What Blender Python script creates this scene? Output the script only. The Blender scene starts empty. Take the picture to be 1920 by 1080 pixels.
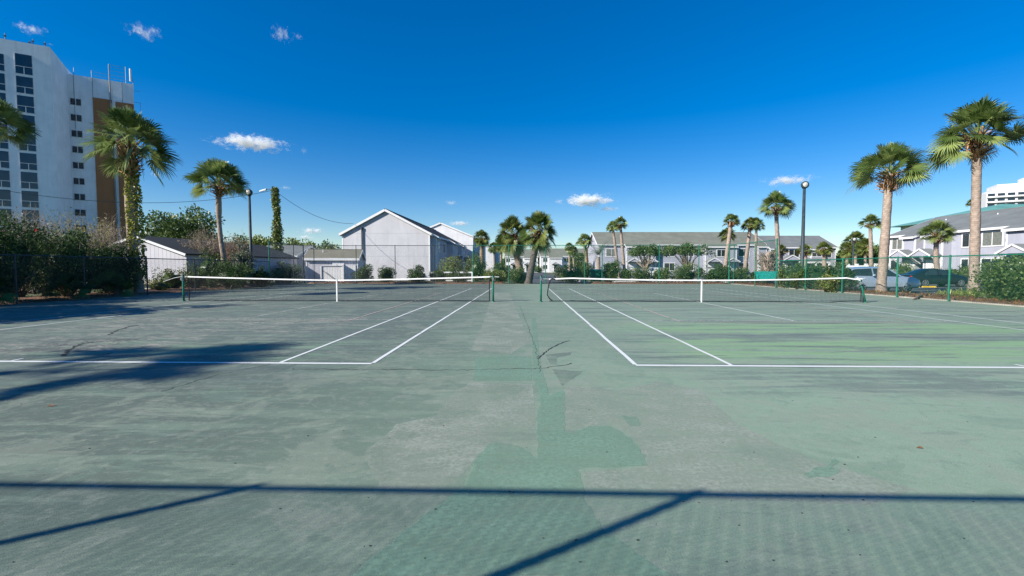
import bpy, bmesh, math, random
import numpy as np
from mathutils import Vector, Matrix
from mathutils.geometry import tessellate_polygon
R = math.radians
scene = bpy.context.scene
COL = scene.collection

# ------------------------------------------------------------------ camera
F = 840.0                                   # focal length in pixels of a 1920 px wide picture
PSI, PIT, CH = R(1.636), math.atan(38 / 840), 1.4
_fw = np.array([-math.sin(PSI) * math.cos(PIT), math.cos(PSI) * math.cos(PIT), -math.sin(PIT)])
_rt = np.array([math.cos(PSI), math.sin(PSI), 0.0])
_up = np.cross(_rt, _fw)
_hf = np.array([-math.sin(PSI), math.cos(PSI), 0.0])
_C = np.array([0, 0, CH])
cam = bpy.data.cameras.new('camera'); cam.lens = F / 1920 * 36; cam.sensor_width = 36
cam.clip_start = 0.05; cam.clip_end = 9000
co = bpy.data.objects.new('camera', cam); COL.objects.link(co); scene.camera = co
co.matrix_world = Matrix(((_rt[0], _up[0], -_fw[0], 0), (_rt[1], _up[1], -_fw[1], 0), (_rt[2], _up[2], -_fw[2], CH), (0, 0, 0, 1)))

# ------------------------------------------------------------------ sky and sun
SUN_AZ, SUN_EL = math.atan2(-.547, -.837), R(29.5)
world = bpy.data.worlds.new("World"); scene.world = world; world.use_nodes = True
wt = world.node_tree; wt.nodes.clear()
sky = wt.nodes.new('ShaderNodeTexSky'); sky.sky_type = 'NISHITA'; sky.sun_disc = False
sky.sun_elevation = SUN_EL; sky.sun_rotation = math.pi / 2 - SUN_AZ
sky.altitude = 0; sky.air_density = 1.0; sky.dust_density = 0.15; sky.ozone_density = 4.0
hs = wt.nodes.new('ShaderNodeHueSaturation'); hs.inputs['Saturation'].default_value = 1.58; hs.inputs['Hue'].default_value = .511; gm = wt.nodes.new('ShaderNodeGamma'); gm.inputs[1].default_value = .85
bg = wt.nodes.new('ShaderNodeBackground'); bg.inputs['Strength'].default_value = 0.113
wo = wt.nodes.new('ShaderNodeOutputWorld')
wt.links.new(sky.outputs[0], gm.inputs[0]); wt.links.new(gm.outputs[0], hs.inputs['Color']); wt.links.new(hs.outputs[0], bg.inputs[0]); wt.links.new(bg.outputs[0], wo.inputs[0])
sl = bpy.data.lights.new('sun', 'SUN'); sl.energy = 4.9; sl.angle = R(0.45); sl.color = (1.0, 0.94, 0.84)
so = bpy.data.objects.new('sun', sl); COL.objects.link(so)
_S = Vector((math.cos(SUN_AZ) * math.cos(SUN_EL), math.sin(SUN_AZ) * math.cos(SUN_EL), math.sin(SUN_EL)))
so.rotation_euler = _S.to_track_quat('Z', 'Y').to_euler(); so.location = (-20, -20, 30)
scene.view_settings.view_transform = 'Standard'; scene.view_settings.look = 'None'
scene.view_settings.exposure = 0.68; scene.view_settings.gamma = 1
scene.cycles.use_denoising = True; scene.cycles.denoiser = 'OPENIMAGEDENOISE'; scene.cycles.denoising_prefilter = 'NONE'; scene.cycles.denoising_input_passes = 'RGB_ALBEDO_NORMAL'; scene.cycles.use_adaptive_sampling = False
scene.cycles.max_bounces = 8; scene.cycles.transparent_max_bounces = 24; scene.cycles.volume_bounces = 6
scene.cycles.caustics_reflective = False; scene.cycles.caustics_refractive = False

# ------------------------------------------------------------------ placement helpers (pixel of the photo -> place in the world)
def ray(px, py): return _fw * F + _rt * (px - 960) + _up * (540 - py)
def at(px, py, z):
    d = ray(px, py); return Vector(_C + d * (z / d.dot(_hf)))
def gnd(px, py, h=0.0):
    d = ray(px, py); return Vector(_C + d * ((h - CH) / d[2]))
def onx(px, X, py=502):
    d = ray(px, py); return Vector(_C + d * (X / d[0]))
def xyz(v, z): return Vector((v[0], v[1], z))

# ------------------------------------------------------------------ mesh helpers
class MB:
    def __init__(s): s.v = []; s.f = []; s.t = []; s.tone = 0.5
    def add(s, vs, fs):
        n = len(s.v); s.v += [tuple(p) for p in vs]; s.f += [tuple(i + n for i in f) for f in fs]; s.t += [s.tone] * len(vs)
    def box(s, x0, x1, y0, y1, z0, z1):
        if x0 > x1: x0, x1 = x1, x0
        if y0 > y1: y0, y1 = y1, y0
        if z0 > z1: z0, z1 = z1, z0
        s.add([(x0,y0,z0),(x1,y0,z0),(x1,y1,z0),(x0,y1,z0),(x0,y0,z1),(x1,y0,z1),(x1,y1,z1),(x0,y1,z1)],
              [(0,3,2,1),(4,5,6,7),(0,1,5,4),(1,2,6,5),(2,3,7,6),(3,0,4,7)])
    def hexa(s, p):   # 8 corners, bottom 4 then top 4 (counterclockwise)
        s.add(p, [(0,3,2,1),(4,5,6,7),(0,1,5,4),(1,2,6,5),(2,3,7,6),(3,0,4,7)])
    def beam(s, a, b, w, h=None, up=(0,0,1)):
        a = Vector(a); b = Vector(b); h = h or w; d = (b - a).normalized()
        u = Vector(up)
        if abs(d.dot(u)) > .99: u = Vector((1,0,0))
        r = d.cross(u).normalized(); u = r.cross(d).normalized()
        c = lambda p: [p - r*w/2 - u*h/2, p + r*w/2 - u*h/2, p + r*w/2 + u*h/2, p - r*w/2 + u*h/2]
        A = c(a); B = c(b)
        s.add(A + B, [(0,1,2,3),(7,6,5,4),(0,4,5,1),(1,5,6,2),(2,6,7,3),(3,7,4,0)])
    def tube(s, pts, rad, n=8, caps=True, jitter=0.0, rng=None):
        pts = [Vector(p) for p in pts]
        if not hasattr(rad, '__len__'): rad = [rad] * len(pts)
        vs = []; fs = []
        d0 = (pts[1] - pts[0]).normalized(); ref = Vector((1,0,0)) if abs(d0.x) < .9 else Vector((0,1,0))
        for i, p in enumerate(pts):
            d = (pts[min(i+1, len(pts)-1)] - pts[max(i-1, 0)]).normalized()
            r = d.cross(ref).normalized(); u = r.cross(d).normalized()
            for k in range(n):
                a = 2*math.pi*k/n; q = rad[i] * (1 + (rng.uniform(-jitter, jitter) if rng else 0))
                vs.append(p + r*math.cos(a)*q + u*math.sin(a)*q)
        for i in range(len(pts)-1):
            for k in range(n):
                fs.append((i*n+k, i*n+(k+1) % n, (i+1)*n+(k+1) % n, (i+1)*n+k))
        if caps: fs.append(tuple(range(n-1, -1, -1))); fs.append(tuple((len(pts)-1)*n + k for k in range(n)))
        s.add(vs, fs)
    def prism(s, poly, y0, y1):    # polygon in xz extruded along y
        n = len(poly)
        s.add([(x, y0, z) for x, z in poly] + [(x, y1, z) for x, z in poly],
              [tuple(range(n)), tuple(range(2*n-1, n-1, -1))] + [(k, k+n, (k+1) % n + n, (k+1) % n) for k in range(n)])
    def prismx(s, poly, x0, x1):   # polygon in yz extruded along x
        n = len(poly)
        s.add([(x0, y, z) for y, z in poly] + [(x1, y, z) for y, z in poly],
              [tuple(range(n-1, -1, -1)), tuple(range(n, 2*n))] + [(k, (k+1) % n, (k+1) % n + n, k+n) for k in range(n)])
    def ico(s, c, rx, ry, rz, rng, sub=2, rough=.2):
        bm = bmesh.new(); bmesh.ops.create_icosphere(bm, subdivisions=sub, radius=1)
        vs = []
        for v in bm.verts:
            q = 1 + rng.uniform(-rough, rough); vs.append((c[0]+v.co.x*rx*q, c[1]+v.co.y*ry*q, c[2]+v.co.z*rz*q))
        s.add(vs, [tuple(v.index for v in f.verts) for f in bm.faces]); bm.free()
    def build(s, name, mat, parent=None, smooth=False, loc=None):
        me = bpy.data.meshes.new(name); me.from_pydata(s.v, [], s.f)
        if smooth: me.polygons.foreach_set('use_smooth', [True]*len(me.polygons))
        at_ = me.attributes.new('tone', 'FLOAT', 'POINT'); at_.data.foreach_set('value', s.t)
        me.update()
        return link(name, me, mat, parent, loc)
def link(name, me, mat, parent=None, loc=None):
    me.materials.append(mat); o = bpy.data.objects.new(name, me); COL.objects.link(o)
    if parent: o.parent = parent
    if loc is not None: o.location = loc
    return o
def npmesh(name, V, Q, T, mat, parent=None, smooth=False):
    V = np.asarray(V, dtype=np.float32); Q = np.asarray(Q, dtype=np.int32); n = Q.shape[1]
    me = bpy.data.meshes.new(name); me.vertices.add(len(V)); me.vertices.foreach_set('co', V.ravel())
    me.loops.add(Q.size); me.loops.foreach_set('vertex_index', Q.ravel())
    me.polygons.add(len(Q)); me.polygons.foreach_set('loop_start', np.arange(len(Q), dtype=np.int32)*n)
    try: me.polygons.foreach_set('loop_total', np.full(len(Q), n, dtype=np.int32))
    except Exception: pass
    me.update(calc_edges=True); me.validate()
    a = me.attributes.new('tone', 'FLOAT', 'POINT'); a.data.foreach_set('value', np.asarray(T, dtype=np.float32))
    return link(name, me, mat, parent)
def tag(o, label=None, cat=None, group=None, kind=None):
    if label: o['label'] = label
    if cat: o['category'] = cat
    if group: o['group'] = group
    if kind: o['kind'] = kind
    return o
def thing(name, loc, label, cat, group=None, rz=0):
    o = bpy.data.objects.new(name, None); COL.objects.link(o); o.location = loc; o.rotation_euler = (0, 0, rz)
    o.empty_display_size = .2
    return tag(o, label, cat, group)
def dup(root, loc, label, rz=0, scale=None, group=None):
    def cp(o, par):
        c = o.copy(); COL.objects.link(c)
        if par: c.parent = par
        for ch in list(o.children): cp(ch, c)
        return c
    r = cp(root, None); r.location = loc; r.rotation_euler = (0, 0, rz); r['label'] = label
    if scale: r.scale = scale if hasattr(scale, '__len__') else (scale,)*3
    if group: r['group'] = group
    return r

# ------------------------------------------------------------------ material helpers
class NT:
    def __init__(s, name):
        s.m = bpy.data.materials.new(name); s.m.use_nodes = True; s.t = s.m.node_tree; s.t.nodes.clear()
        s.out = s.n('ShaderNodeOutputMaterial'); s.co = None
    def n(s, k): return s.t.nodes.new(k)
    def l(s, a, b): s.t.links.new(a, b)
    def put(s, sock, v):
        if v is None: return
        if isinstance(v, bpy.types.NodeSocket): s.l(v, sock)
        elif hasattr(v, '__len__') and len(v) == 3 and sock.type == 'RGBA': sock.default_value = (*v, 1)
        else: sock.default_value = v
    def coord(s):
        if not s.co: s.co = s.n('ShaderNodeTexCoord')
        return s.co.outputs['Object']
    def math(s, op, a, b=None, c=None, clamp=False):
        x = s.n('ShaderNodeMath'); x.operation = op; x.use_clamp = clamp
        s.put(x.inputs[0], a); s.put(x.inputs[1], b); s.put(x.inputs[2], c); return x.outputs[0]
    def mapv(s, vec, scale=(1,1,1), loc=(0,0,0), rot=0):
        x = s.n('ShaderNodeMapping'); s.l(vec, x.inputs[0]); x.inputs['Scale'].default_value = scale; x.inputs['Location'].default_value = loc; x.inputs['Rotation'].default_value = (0, 0, rot); return x.outputs[0]
    def noise(s, scale, detail=4, rough=.55, vec=None, dist=0):
        x = s.n('ShaderNodeTexNoise'); s.l(vec or s.coord(), x.inputs['Vector'])
        x.inputs['Scale'].default_value = scale; x.inputs['Detail'].default_value = detail; x.inputs['Roughness'].default_value = rough
        x.inputs['Distortion'].default_value = dist; return x.outputs[0]
    def ss(s, v, a, b, lo=0.0, hi=1.0):
        x = s.n('ShaderNodeMapRange'); x.interpolation_type = 'SMOOTHSTEP'
        s.put(x.inputs[0], v); s.put(x.inputs[1], a); s.put(x.inputs[2], b); s.put(x.inputs[3], lo); s.put(x.inputs[4], hi); return x.outputs[0]
    def mix(s, f, a, b):
        x = s.n('ShaderNodeMix'); x.data_type = 'RGBA'; s.put(x.inputs[0], f); s.put(x.inputs[6], a); s.put(x.inputs[7], b); return x.outputs[2]
    def attr(s, name):
        x = s.n('ShaderNodeAttribute'); x.attribute_name = name; return x.outputs['Fac']
    def bump(s, h, strength=.3, dist=.02):
        x = s.n('ShaderNodeBump'); s.put(x.inputs['Height'], h); x.inputs['Strength'].default_value = strength; x.inputs['Distance'].default_value = dist; return x.outputs[0]
    def bsdf(s, col, rough=.8, normal=None, metal=0, spec=.5, alpha=None, coat=0):
        x = s.n('ShaderNodeBsdfPrincipled'); s.put(x.inputs['Base Color'], col); s.put(x.inputs['Roughness'], rough)
        s.put(x.inputs['Metallic'], metal); s.put(x.inputs['Specular IOR Level'], spec); x.inputs['Coat Weight'].default_value = coat
        if normal: s.l(normal, x.inputs['Normal'])
        if alpha is not None: s.put(x.inputs['Alpha'], alpha)
        return x.outputs[0]
    def done(s, sh): s.l(sh, s.out.inputs[0]); return s.m
def plain(name, c, rough=.7, var=.12, scale=3.0, bump=0, bscale=20, metal=0, spec=.4, coat=0):
    t = NT(name); f = t.noise(scale, 5); g = t.ss(f, .3, .7)
    c1 = tuple(max(0, q*(1-var)) for q in c); c2 = tuple(q*(1+var) for q in c)
    nm = t.bump(t.noise(bscale, 4), bump, .02) if bump else None
    return t.done(t.bsdf(t.mix(g, c1, c2), rough, nm, metal, spec, coat=coat))
def leafmat(name, ca, cb, cc=None, trans=.25, rough=.5, spec=.4):
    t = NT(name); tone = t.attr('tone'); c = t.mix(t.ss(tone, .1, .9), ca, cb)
    if cc: c = t.mix(t.ss(tone, .93, .97), c, cc)
    b = t.bsdf(c, rough, spec=spec); tr = t.n('ShaderNodeBsdfTranslucent'); t.put(tr.inputs[0], c)
    mx = t.n('ShaderNodeMixShader'); mx.inputs[0].default_value = trans; t.l(b, mx.inputs[1]); t.l(tr.outputs[0], mx.inputs[2])
    return t.done(mx.outputs[0])
M = {}
def court_mat():
    t = NT('court surface'); P = t.coord()
    sx = t.n('ShaderNodeSeparateXYZ'); t.l(P, sx.inputs[0]); X, Y = sx.outputs[0], sx.outputs[1]
    wn = t.noise(1.1, 3); w2 = t.noise(1.4, 3, vec=t.mapv(P, (1,1,1), (17,5,0)))
    wx = t.math('ADD', X, t.math('MULTIPLY', t.math('SUBTRACT', wn, .5), .5))
    wy = t.math('ADD', Y, t.math('MULTIPLY', t.math('SUBTRACT', w2, .5), .9))
    def box(x0, x1, y0, y1, sx_=.05, sy_=.12):
        a = t.math('MULTIPLY', t.ss(wx, x0-sx_, x0+sx_), t.ss(wx, x1+sx_, x1-sx_))
        b = t.math('MULTIPLY', t.ss(wy, y0-sy_, y0+sy_), t.ss(wy, y1+sy_, y1-sy_))
        return t.math('MULTIPLY', a, b)
    def union(l):
        r = l[0]
        for q in l[1:]: r = t.math('MAXIMUM', r, q)
        return r
    big = t.noise(.42, 9, .68); mid = t.noise(1.1, 10, .72, dist=.6); scuff = t.noise(1.0, 9, .74, vec=t.mapv(P, (.7, 3.0, 1), (3, 9, 0), .35), dist=.5)
    streak = t.noise(1.0, 9, .72, vec=t.mapv(P, (.45, 3.2, 1)), dist=.4)
    streak2 = t.noise(1.0, 9, .70, vec=t.mapv(P, (.25, 3.8, 1), (7, 3, 0)), dist=.3)
    gx = t.math('ADD', X, t.math('MULTIPLY', t.math('SUBTRACT', big, .5), 5))
    base = t.mix(t.ss(gx, -4.5, 1.5), (.100,.142,.118), (.190,.285,.212))
    base = t.mix(t.math('MULTIPLY', t.ss(gx, -1.8, 3.5), t.ss(Y, 1.5, 3.5, .5, 1)), base, (.245,.365,.272))
    base = t.mix(t.math('MULTIPLY', t.ss(Y, 6, 8.5), t.ss(X, -1, -4, .25, .9)), base, (.112,.155,.138))
    base = t.mix(t.math('MULTIPLY', t.ss(mid, .50, .56), .42), base, (.262,.320,.255))
    base = t.mix(t.math('MULTIPLY', t.ss(mid, .46, .40), .40), base, (.150,.245,.185))
    base = t.mix(t.math('MULTIPLY', t.ss(streak, .52, .58), .38), base, (.235,.330,.250))
    base = t.mix(t.math('MULTIPLY', t.ss(scuff, .56, .62), .30), base, (.290,.330,.270))
    base = t.mix(t.math('MULTIPLY', t.ss(scuff, .44, .38), .34), base, (.125,.190,.165))
    # dark slate wear inside the courts and pale green streaks
    ins = union([box(1.6, 17, 6.3, 37, .5, .5), box(-19, -2.4, 6.3, 37, .5, .5)])
    sl_ = t.math('MULTIPLY', ins, t.ss(streak2, .51, .58))
    base = t.mix(t.math('MULTIPLY', sl_, .78), base, (.100,.138,.135))
    lg = t.math('MULTIPLY', union([box(2.6, 15, 6.75, 8.9, .8, .25), box(2.4, 15, 9.7, 11.4, .8, .3)]), t.ss(streak, .42, .54))
    base = t.mix(t.math('MULTIPLY', lg, .66), base, (.235,.440,.205))
    lg2 = t.math('MULTIPLY', box(-8.2, -3.2, 6.7, 8.2, .5, .2), t.ss(streak, .47, .56))
    base = t.mix(t.math('MULTIPLY', lg2, .6), base, (.18,.31,.20))
    dk = union([box(-9, -2.9, 5.2, 6.3, .8, .4), box(2.5, 12, 5.0, 6.25, .8, .3), box(2.5, 14, 8.9, 9.6, .8, .2)])
    base = t.mix(t.math('MULTIPLY', dk, t.ss(streak, .40, .55, 0, .65)), base, (.115,.158,.152))
    # scraped damage on the left court
    dm = t.math('MULTIPLY', union([box(-9.6, -6.4, 7.0, 9.4, .3, .3), box(-11, -4.4, 9.5, 12.5, .5, .4)]),
                t.ss(t.noise(3.0, 8, .78, vec=t.mapv(P, (.6, 2.2, 1)), dist=1.2), .53, .57))
    base = t.mix(t.math('MULTIPLY', dm, .8), base, (.36,.35,.31))
    dm2 = t.math('MULTIPLY', box(-8.9, -7.4, 7.1, 8.6, .1, .1), t.ss(t.noise(4.2, 7, .75, dist=1.0), .50, .54))
    base = t.mix(t.math('MULTIPLY', dm2, .85), base, (.075,.08,.085))
    # fine grain
    gr = t.noise(95, 2, .6); base = t.mix(t.ss(gr, .3, .7, 0, .26), base, (.05,.075,.07))
    gs = t.noise(9, 8, .78); base = t.mix(t.ss(gs, .50, .64, 0, .25), base, (.33,.38,.32)); base = t.mix(t.ss(gs, .46, .34, 0, .25), base, (.09,.14,.12))
    sp = t.noise(38, 1, .4); base = t.mix(t.ss(sp, .77, .80, 0, .7), base, (.03,.03,.03))
    nm = t.bump(t.math('ADD', t.noise(130, 2), t.math('MULTIPLY', t.noise(3, 3), 2)), .35, .004)
    wm = t.n('ShaderNodeMix'); wm.data_type = 'RGBA'; wm.blend_type = 'MULTIPLY'; wm.inputs[0].default_value = 1; t.l(base, wm.inputs[6]); wm.inputs[7].default_value = (1.08, 1.0, .96, 1); base = wm.outputs[2]
    return t.done(t.bsdf(base, .82, nm, spec=.3))
M['court'] = court_mat()
def line_mat(name, c, worn, lo=.5):
    t = NT(name); n = t.noise(2.2, 6, .75, vec=t.mapv(t.coord(), (1.4, .6, 1)), dist=.5); n2 = t.noise(26, 3, .6)
    a = t.ss(t.math('ADD', n, t.math('MULTIPLY', t.math('SUBTRACT', n2, .5), .35)), worn, worn+.14, 1, lo)
    return t.done(t.bsdf(t.mix(n2, c, tuple(q*.82 for q in c)), .75, alpha=a, spec=.3))
M['line'] = line_mat('white line paint', (.76,.78,.75), .58, .25)
M['line_old'] = line_mat('faded line paint', (.60,.60,.57), .46, .08)
M['line_pink'] = line_mat('faded pinkish line paint', (.50,.40,.35), .50, .15)
M['crack'] = plain('crack', (.035,.04,.04), .95)
M['asphalt'] = plain('asphalt', (.085,.088,.095), .9, .25, 1.5, .4, 80)
M['concrete'] = plain('concrete', (.42,.38,.32), .9, .2, 2, .3, 30)
M['kerb'] = plain('kerb concrete', (.50,.49,.46), .9, .15, 2)
def mulch_mat():
    t = NT('mulch'); n = t.noise(14, 6, .8); b = t.mix(t.ss(n, .3, .7), (.09,.045,.025), (.36,.20,.12))
    b = t.mix(t.ss(t.noise(30, 3), .66, .7), b, (.5,.42,.33))
    return t.done(t.bsdf(b, .95, t.bump(n, 1, .06)))
M['mulch'] = mulch_mat()
def grass_mat():
    t = NT('lawn'); b = t.mix(t.ss(t.noise(.4, 5), .35, .65), (.07,.10,.03), (.16,.17,.06)); b = t.mix(t.ss(t.noise(22, 4), .3, .7, 0, .5), b, (.03,.05,.015))
    return t.done(t.bsdf(b, .95, t.bump(t.noise(40, 4), 1, .05)))
M['grass'] = grass_mat()
M['green_paint'] = plain('green vinyl coated steel', (.012,.15,.095), .38, .25, 6, spec=.5)
M['dark_steel'] = plain('dark weathered steel', (.03,.045,.05), .5, .25, 6)
M['grey_steel'] = plain('grey steel', (.22,.25,.26), .45, .2, 4, metal=.4)
M['wire_green'] = plain('green chain link wire', (.015,.105,.075), .5, .2, 3)
M['wire_dark'] = plain('dark chain link wire', (.02,.03,.03), .5, .2, 3)
M['wire_grey'] = plain('grey chain link wire', (.11,.14,.14), .5, .2, 3)
M['net_black'] = plain('black net cord', (.018,.02,.022), .8)
M['band'] = plain('white net band', (.78,.78,.76), .85, .08, 8, .2, 60)
M['teal'] = plain('teal painted slats', (.02,.36,.29), .5, .15, 5)
M['bin_green'] = plain('green plastic bin', (.01,.16,.10), .5, .1, 3)
M['white'] = plain('white painted trim', (.72,.72,.72), .6, .05, 2)
M['glass'] = plain('dark window glass', (.02,.028,.035), .08, .3, 1, spec=.8)
M['blind'] = plain('glass with drawn blinds', (.16,.17,.155), .2, .2, 6, spec=.6)
M['rubber'] = plain('tyre rubber', (.02,.02,.02), .8)
M['alloy'] = plain('alloy rim', (.5,.51,.53), .3, .05, metal=.8)
M['yellow'] = plain('yellow painted concrete', (.62,.42,.03), .8, .15, 4)
def wall_mat(name, c, mode=None, pitch=.2, depth=.01):
    t = NT(name); P = t.coord(); sx = t.n('ShaderNodeSeparateXYZ'); t.l(P, sx.inputs[0])
    n = t.noise(.5, 5, .6); st = t.noise(1, 5, .6, vec=t.mapv(P, (2.5, 2.5, .25)))
    b = t.mix(t.ss(n, .3, .7), tuple(q*.93 for q in c), tuple(q*1.05 for q in c))
    b = t.mix(t.ss(st, .45, .7, 0, .22), b, tuple(q*.6 for q in c))
    h = None
    if mode == 'h':
        fr = t.math('FRACT', t.math('DIVIDE', sx.outputs[2], pitch)); h = fr
        b = t.mix(t.ss(fr, .10, .0, 0, .35), b, tuple(q*.5 for q in c))
    if mode == 'v':
        fr = t.math('FRACT', t.math('DIVIDE', t.math('ADD', sx.outputs[0], sx.outputs[1]), pitch)); h = t.ss(fr, .06, .12)
        b = t.mix(t.ss(fr, .12, .06, 0, .62), b, tuple(q*.3 for q in c))
    if mode == 'panel':
        fr = t.math('FRACT', t.math('DIVIDE', sx.outputs[2], 2.75)); h = t.ss(fr, .012, .02)
        b = t.mix(t.ss(fr, .02, .008, 0, .4), b, tuple(q*.5 for q in c))
    nm = t.bump(h, .6, depth) if h is not None else None
    return t.done(t.bsdf(b, .8, nm, spec=.3))
M['siding'] = wall_mat('lavender grey clapboard', (.375,.385,.45), 'h', .19)
M['stucco'] = wall_mat('pale grey panelled wall', (.53,.525,.555), 'panel')
M['board'] = wall_mat('pale grooved boards', (.56,.55,.60), 'v', .30)
M['white_board'] = wall_mat('white grooved boards', (.76,.76,.76), 'v', .24)
M['white_wall'] = wall_mat('white painted wall', (.70,.70,.72), 'h', .19)
M['tower'] = wall_mat('white tower concrete', (.86,.87,.88), None)
M['brown'] = wall_mat('brown ribbed panels', (.40,.175,.075), 'h', .55, .02)
def shingle(name, c):
    t = NT(name); P = t.coord(); br = t.n('ShaderNodeTexBrick'); t.l(t.mapv(P, (1, 1, 1)), br.inputs['Vector'])
    n = t.noise(.6, 5, .6); n2 = t.noise(12, 4, .7)
    b = t.mix(t.ss(n, .3, .7), tuple(q*.85 for q in c), tuple(q*1.12 for q in c)); b = t.mix(t.ss(n2, .35, .65, 0, .4), b, tuple(q*.6 for q in c))
    sx = t.n('ShaderNodeSeparateXYZ'); t.l(P, sx.inputs[0]); fr = t.math('FRACT', t.math('DIVIDE', sx.outputs[2], .09))
    b = t.mix(t.ss(fr, .25, .0, 0, .3), b, tuple(q*.5 for q in c))
    return t.done(t.bsdf(b, .9, t.bump(n2, .5, .01), spec=.2))
M['roof'] = shingle('olive grey shingles', (.195,.205,.170))
M['roof_grey'] = shingle('grey shingles', (.185,.20,.20))
M['roof_dark'] = shingle('dark shingles', (.06,.065,.065))
M['roof_brown'] = shingle('weathered brown shingles', (.215,.205,.16))
M['roof_teal'] = plain('teal metal roof', (.13,.32,.27), .5, .15, .4)
M['silver'] = plain('silver car paint', (.36,.43,.53), .28, .04, 2, metal=.3, coat=.8)
M['black_car'] = plain('black car paint', (.006,.010,.014), .3, .05, 2, coat=.35)
M['white_car'] = plain('white car paint', (.7,.7,.7), .25, .03, 2, coat=.8)
M['red_lamp'] = plain('red lamp lens', (.5,.01,.03), .2, .1)
def trunk_mat(name, c, ring=.11):
    t = NT(name); P = t.coord(); sx = t.n('ShaderNodeSeparateXYZ'); t.l(P, sx.inputs[0])
    n = t.noise(5, 5, .7); z = t.math('ADD', sx.outputs[2], t.math('MULTIPLY', n, .12)); fr = t.math('FRACT', t.math('DIVIDE', z, ring))
    b = t.mix(t.ss(n, .3, .7), tuple(q*.7 for q in c), tuple(q*1.2 for q in c)); b = t.mix(t.ss(fr, .35, 0, 0, .45), b, tuple(q*.35 for q in c))
    b = t.mix(t.ss(t.noise(1.2, 4), .55, .7, 0, .5), b, tuple(q*.5 for q in c))
    return t.done(t.bsdf(b, .95, t.bump(t.math('ADD', fr, n), .8, .03), spec=.1))
M['trunk'] = trunk_mat('palm trunk', (.42,.33,.27))
M['trunk_dark'] = trunk_mat('dark palm trunk', (.17,.145,.13))
M['bark'] = trunk_mat('bark', (.24,.20,.16), .5)
M['boots'] = leafmat('old leaf bases', (.16,.08,.035), (.62,.38,.19), trans=.05, rough=.8)
M['frond'] = leafmat('palm frond', (.068,.118,.027), (.30,.37,.115), (.36,.31,.13), trans=.30, rough=.34, spec=.7)
M['frond_y'] = leafmat('yellowish palm frond', (.07,.115,.022), (.27,.30,.085), (.42,.34,.13), trans=.30, rough=.38, spec=.6)  # yellower leaf tone than the plain frond
M['frond_p'] = leafmat('pale feather frond', (.09,.13,.08), (.24,.29,.20), trans=.30, rough=.5)
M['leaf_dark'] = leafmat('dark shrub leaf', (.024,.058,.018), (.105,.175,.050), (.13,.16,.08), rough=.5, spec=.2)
M['leaf'] = leafmat('green shrub leaf', (.032,.072,.018), (.150,.215,.060), (.30,.32,.12), rough=.4)
M['leaf_bright'] = leafmat('bright leaf', (.07,.115,.022), (.27,.31,.075), (.40,.38,.14), rough=.4)
M['leaf_grey'] = leafmat('grey green leaf', (.05,.075,.04), (.17,.20,.12), (.3,.3,.2), rough=.5)
M['leaf_dry'] = leafmat('dry leaf', (.14,.11,.06), (.36,.30,.19), (.5,.44,.33), rough=.8)
M['leaf_red'] = leafmat('rusty leaf', (.14,.05,.02), (.32,.15,.06), (.2,.2,.06), rough=.7)
M['vine'] = leafmat('vine leaf', (.09,.115,.015), (.40,.42,.06), (.36,.34,.1), rough=.5)
M['twig'] = plain('dry twig', (.26,.21,.17), .95, .3, 6)
M['flower'] = plain('red flower', (.55,.03,.02), .7)
M['dryleaf'] = plain('dead brown leaf', (.16,.085,.045), .8)

# ------------------------------------------------------------------ ground
def sheet(name, rects, z, mat, kind='structure', **k):
    b = MB()
    for r in rects: b.add([(r[0],r[2],z),(r[1],r[2],z),(r[1],r[3],z),(r[0],r[3],z)], [(0,1,2,3)])
    return tag(b.build(name, mat), kind=kind, **k)
b = MB(); b.add([(-3500,-3500,-.16),(3500,-3500,-.16),(3500,3500,-.16),(-3500,3500,-.16)], [(0,1,2,3)]); tag(b.build('ground', M['grass']), kind='structure')
CX0, CX1, CY0, CY1 = -19.75, 17.75, -1.2, 39.0
b = MB(); b.box(CX0, CX1, CY0, CY1, -.2, 0); tag(b.build('court', M['court']), kind='structure')
sheet('road', [(-1.6, 6, 40.7, 135), (20.6, 43, -10, 81), (6, 20.6, 58, 81), (43, 75, 70, 81), (-2, 30, 135, 142)], -.12, M['asphalt'])
def strip_mb(pts, wz):   # raised irregular bed, points (x, y) per row pair
    pass
def bed(name, x0, x1, y0, y1, z, seed=0, n=60):
    rng = random.Random(seed); b = MB(); nx = max(4, int((x1-x0)/.35)); ny = max(4, int((y1-y0)/.35)); vs = []; fs = []
    for j in range(ny+1):
        for i in range(nx+1):
            e = (i in (0, nx)) or (j in (0, ny))
            vs.append((x0+(x1-x0)*i/nx, y0+(y1-y0)*j/ny, (-.15 if e else z + rng.uniform(-.03, .05))))
    for j in range(ny):
        for i in range(nx):
            a = j*(nx+1)+i; fs.append((a, a+1, a+nx+2, a+nx+1))
    b.add(vs, fs); return tag(b.build(name, M['mulch'], smooth=True), kind='structure')
bed('mulch_bed', 17.98, 20.35, -8, 41, .06, 1)
bed('mulch_bed', -19.7, -1.7, 39.45, 42.5, .05, 2)
bed('mulch_bed', 6.1, 17.9, 39.45, 42.5, .05, 3)
bed('mulch_bed', -23.5, -19.95, -8, 39, .05, 4)
def kerb(pts, w=.16, h=.12, z0=-.12, mat='kerb', name='kerb'):
    b = MB()
    for (x0, y0), (x1, y1) in zip(pts, pts[1:]): b.beam((x0, y0, z0 + h/2), (x1, y1, z0 + h/2), w, h)
    return tag(b.build(name, M[mat]), kind='structure')
b = MB(); b.box(17.752, 17.97, -8, 39, -.2, .045); tag(b.build('concrete_edging', M['concrete']), kind='structure')
kerb([(20.45, -10), (20.45, 58)], .18, .16); kerb([(6.08, 43), (6.08, 57.9)], .15, .15); kerb([(6.2, 57.9), (20.3, 57.9)], .15, .15)
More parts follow.
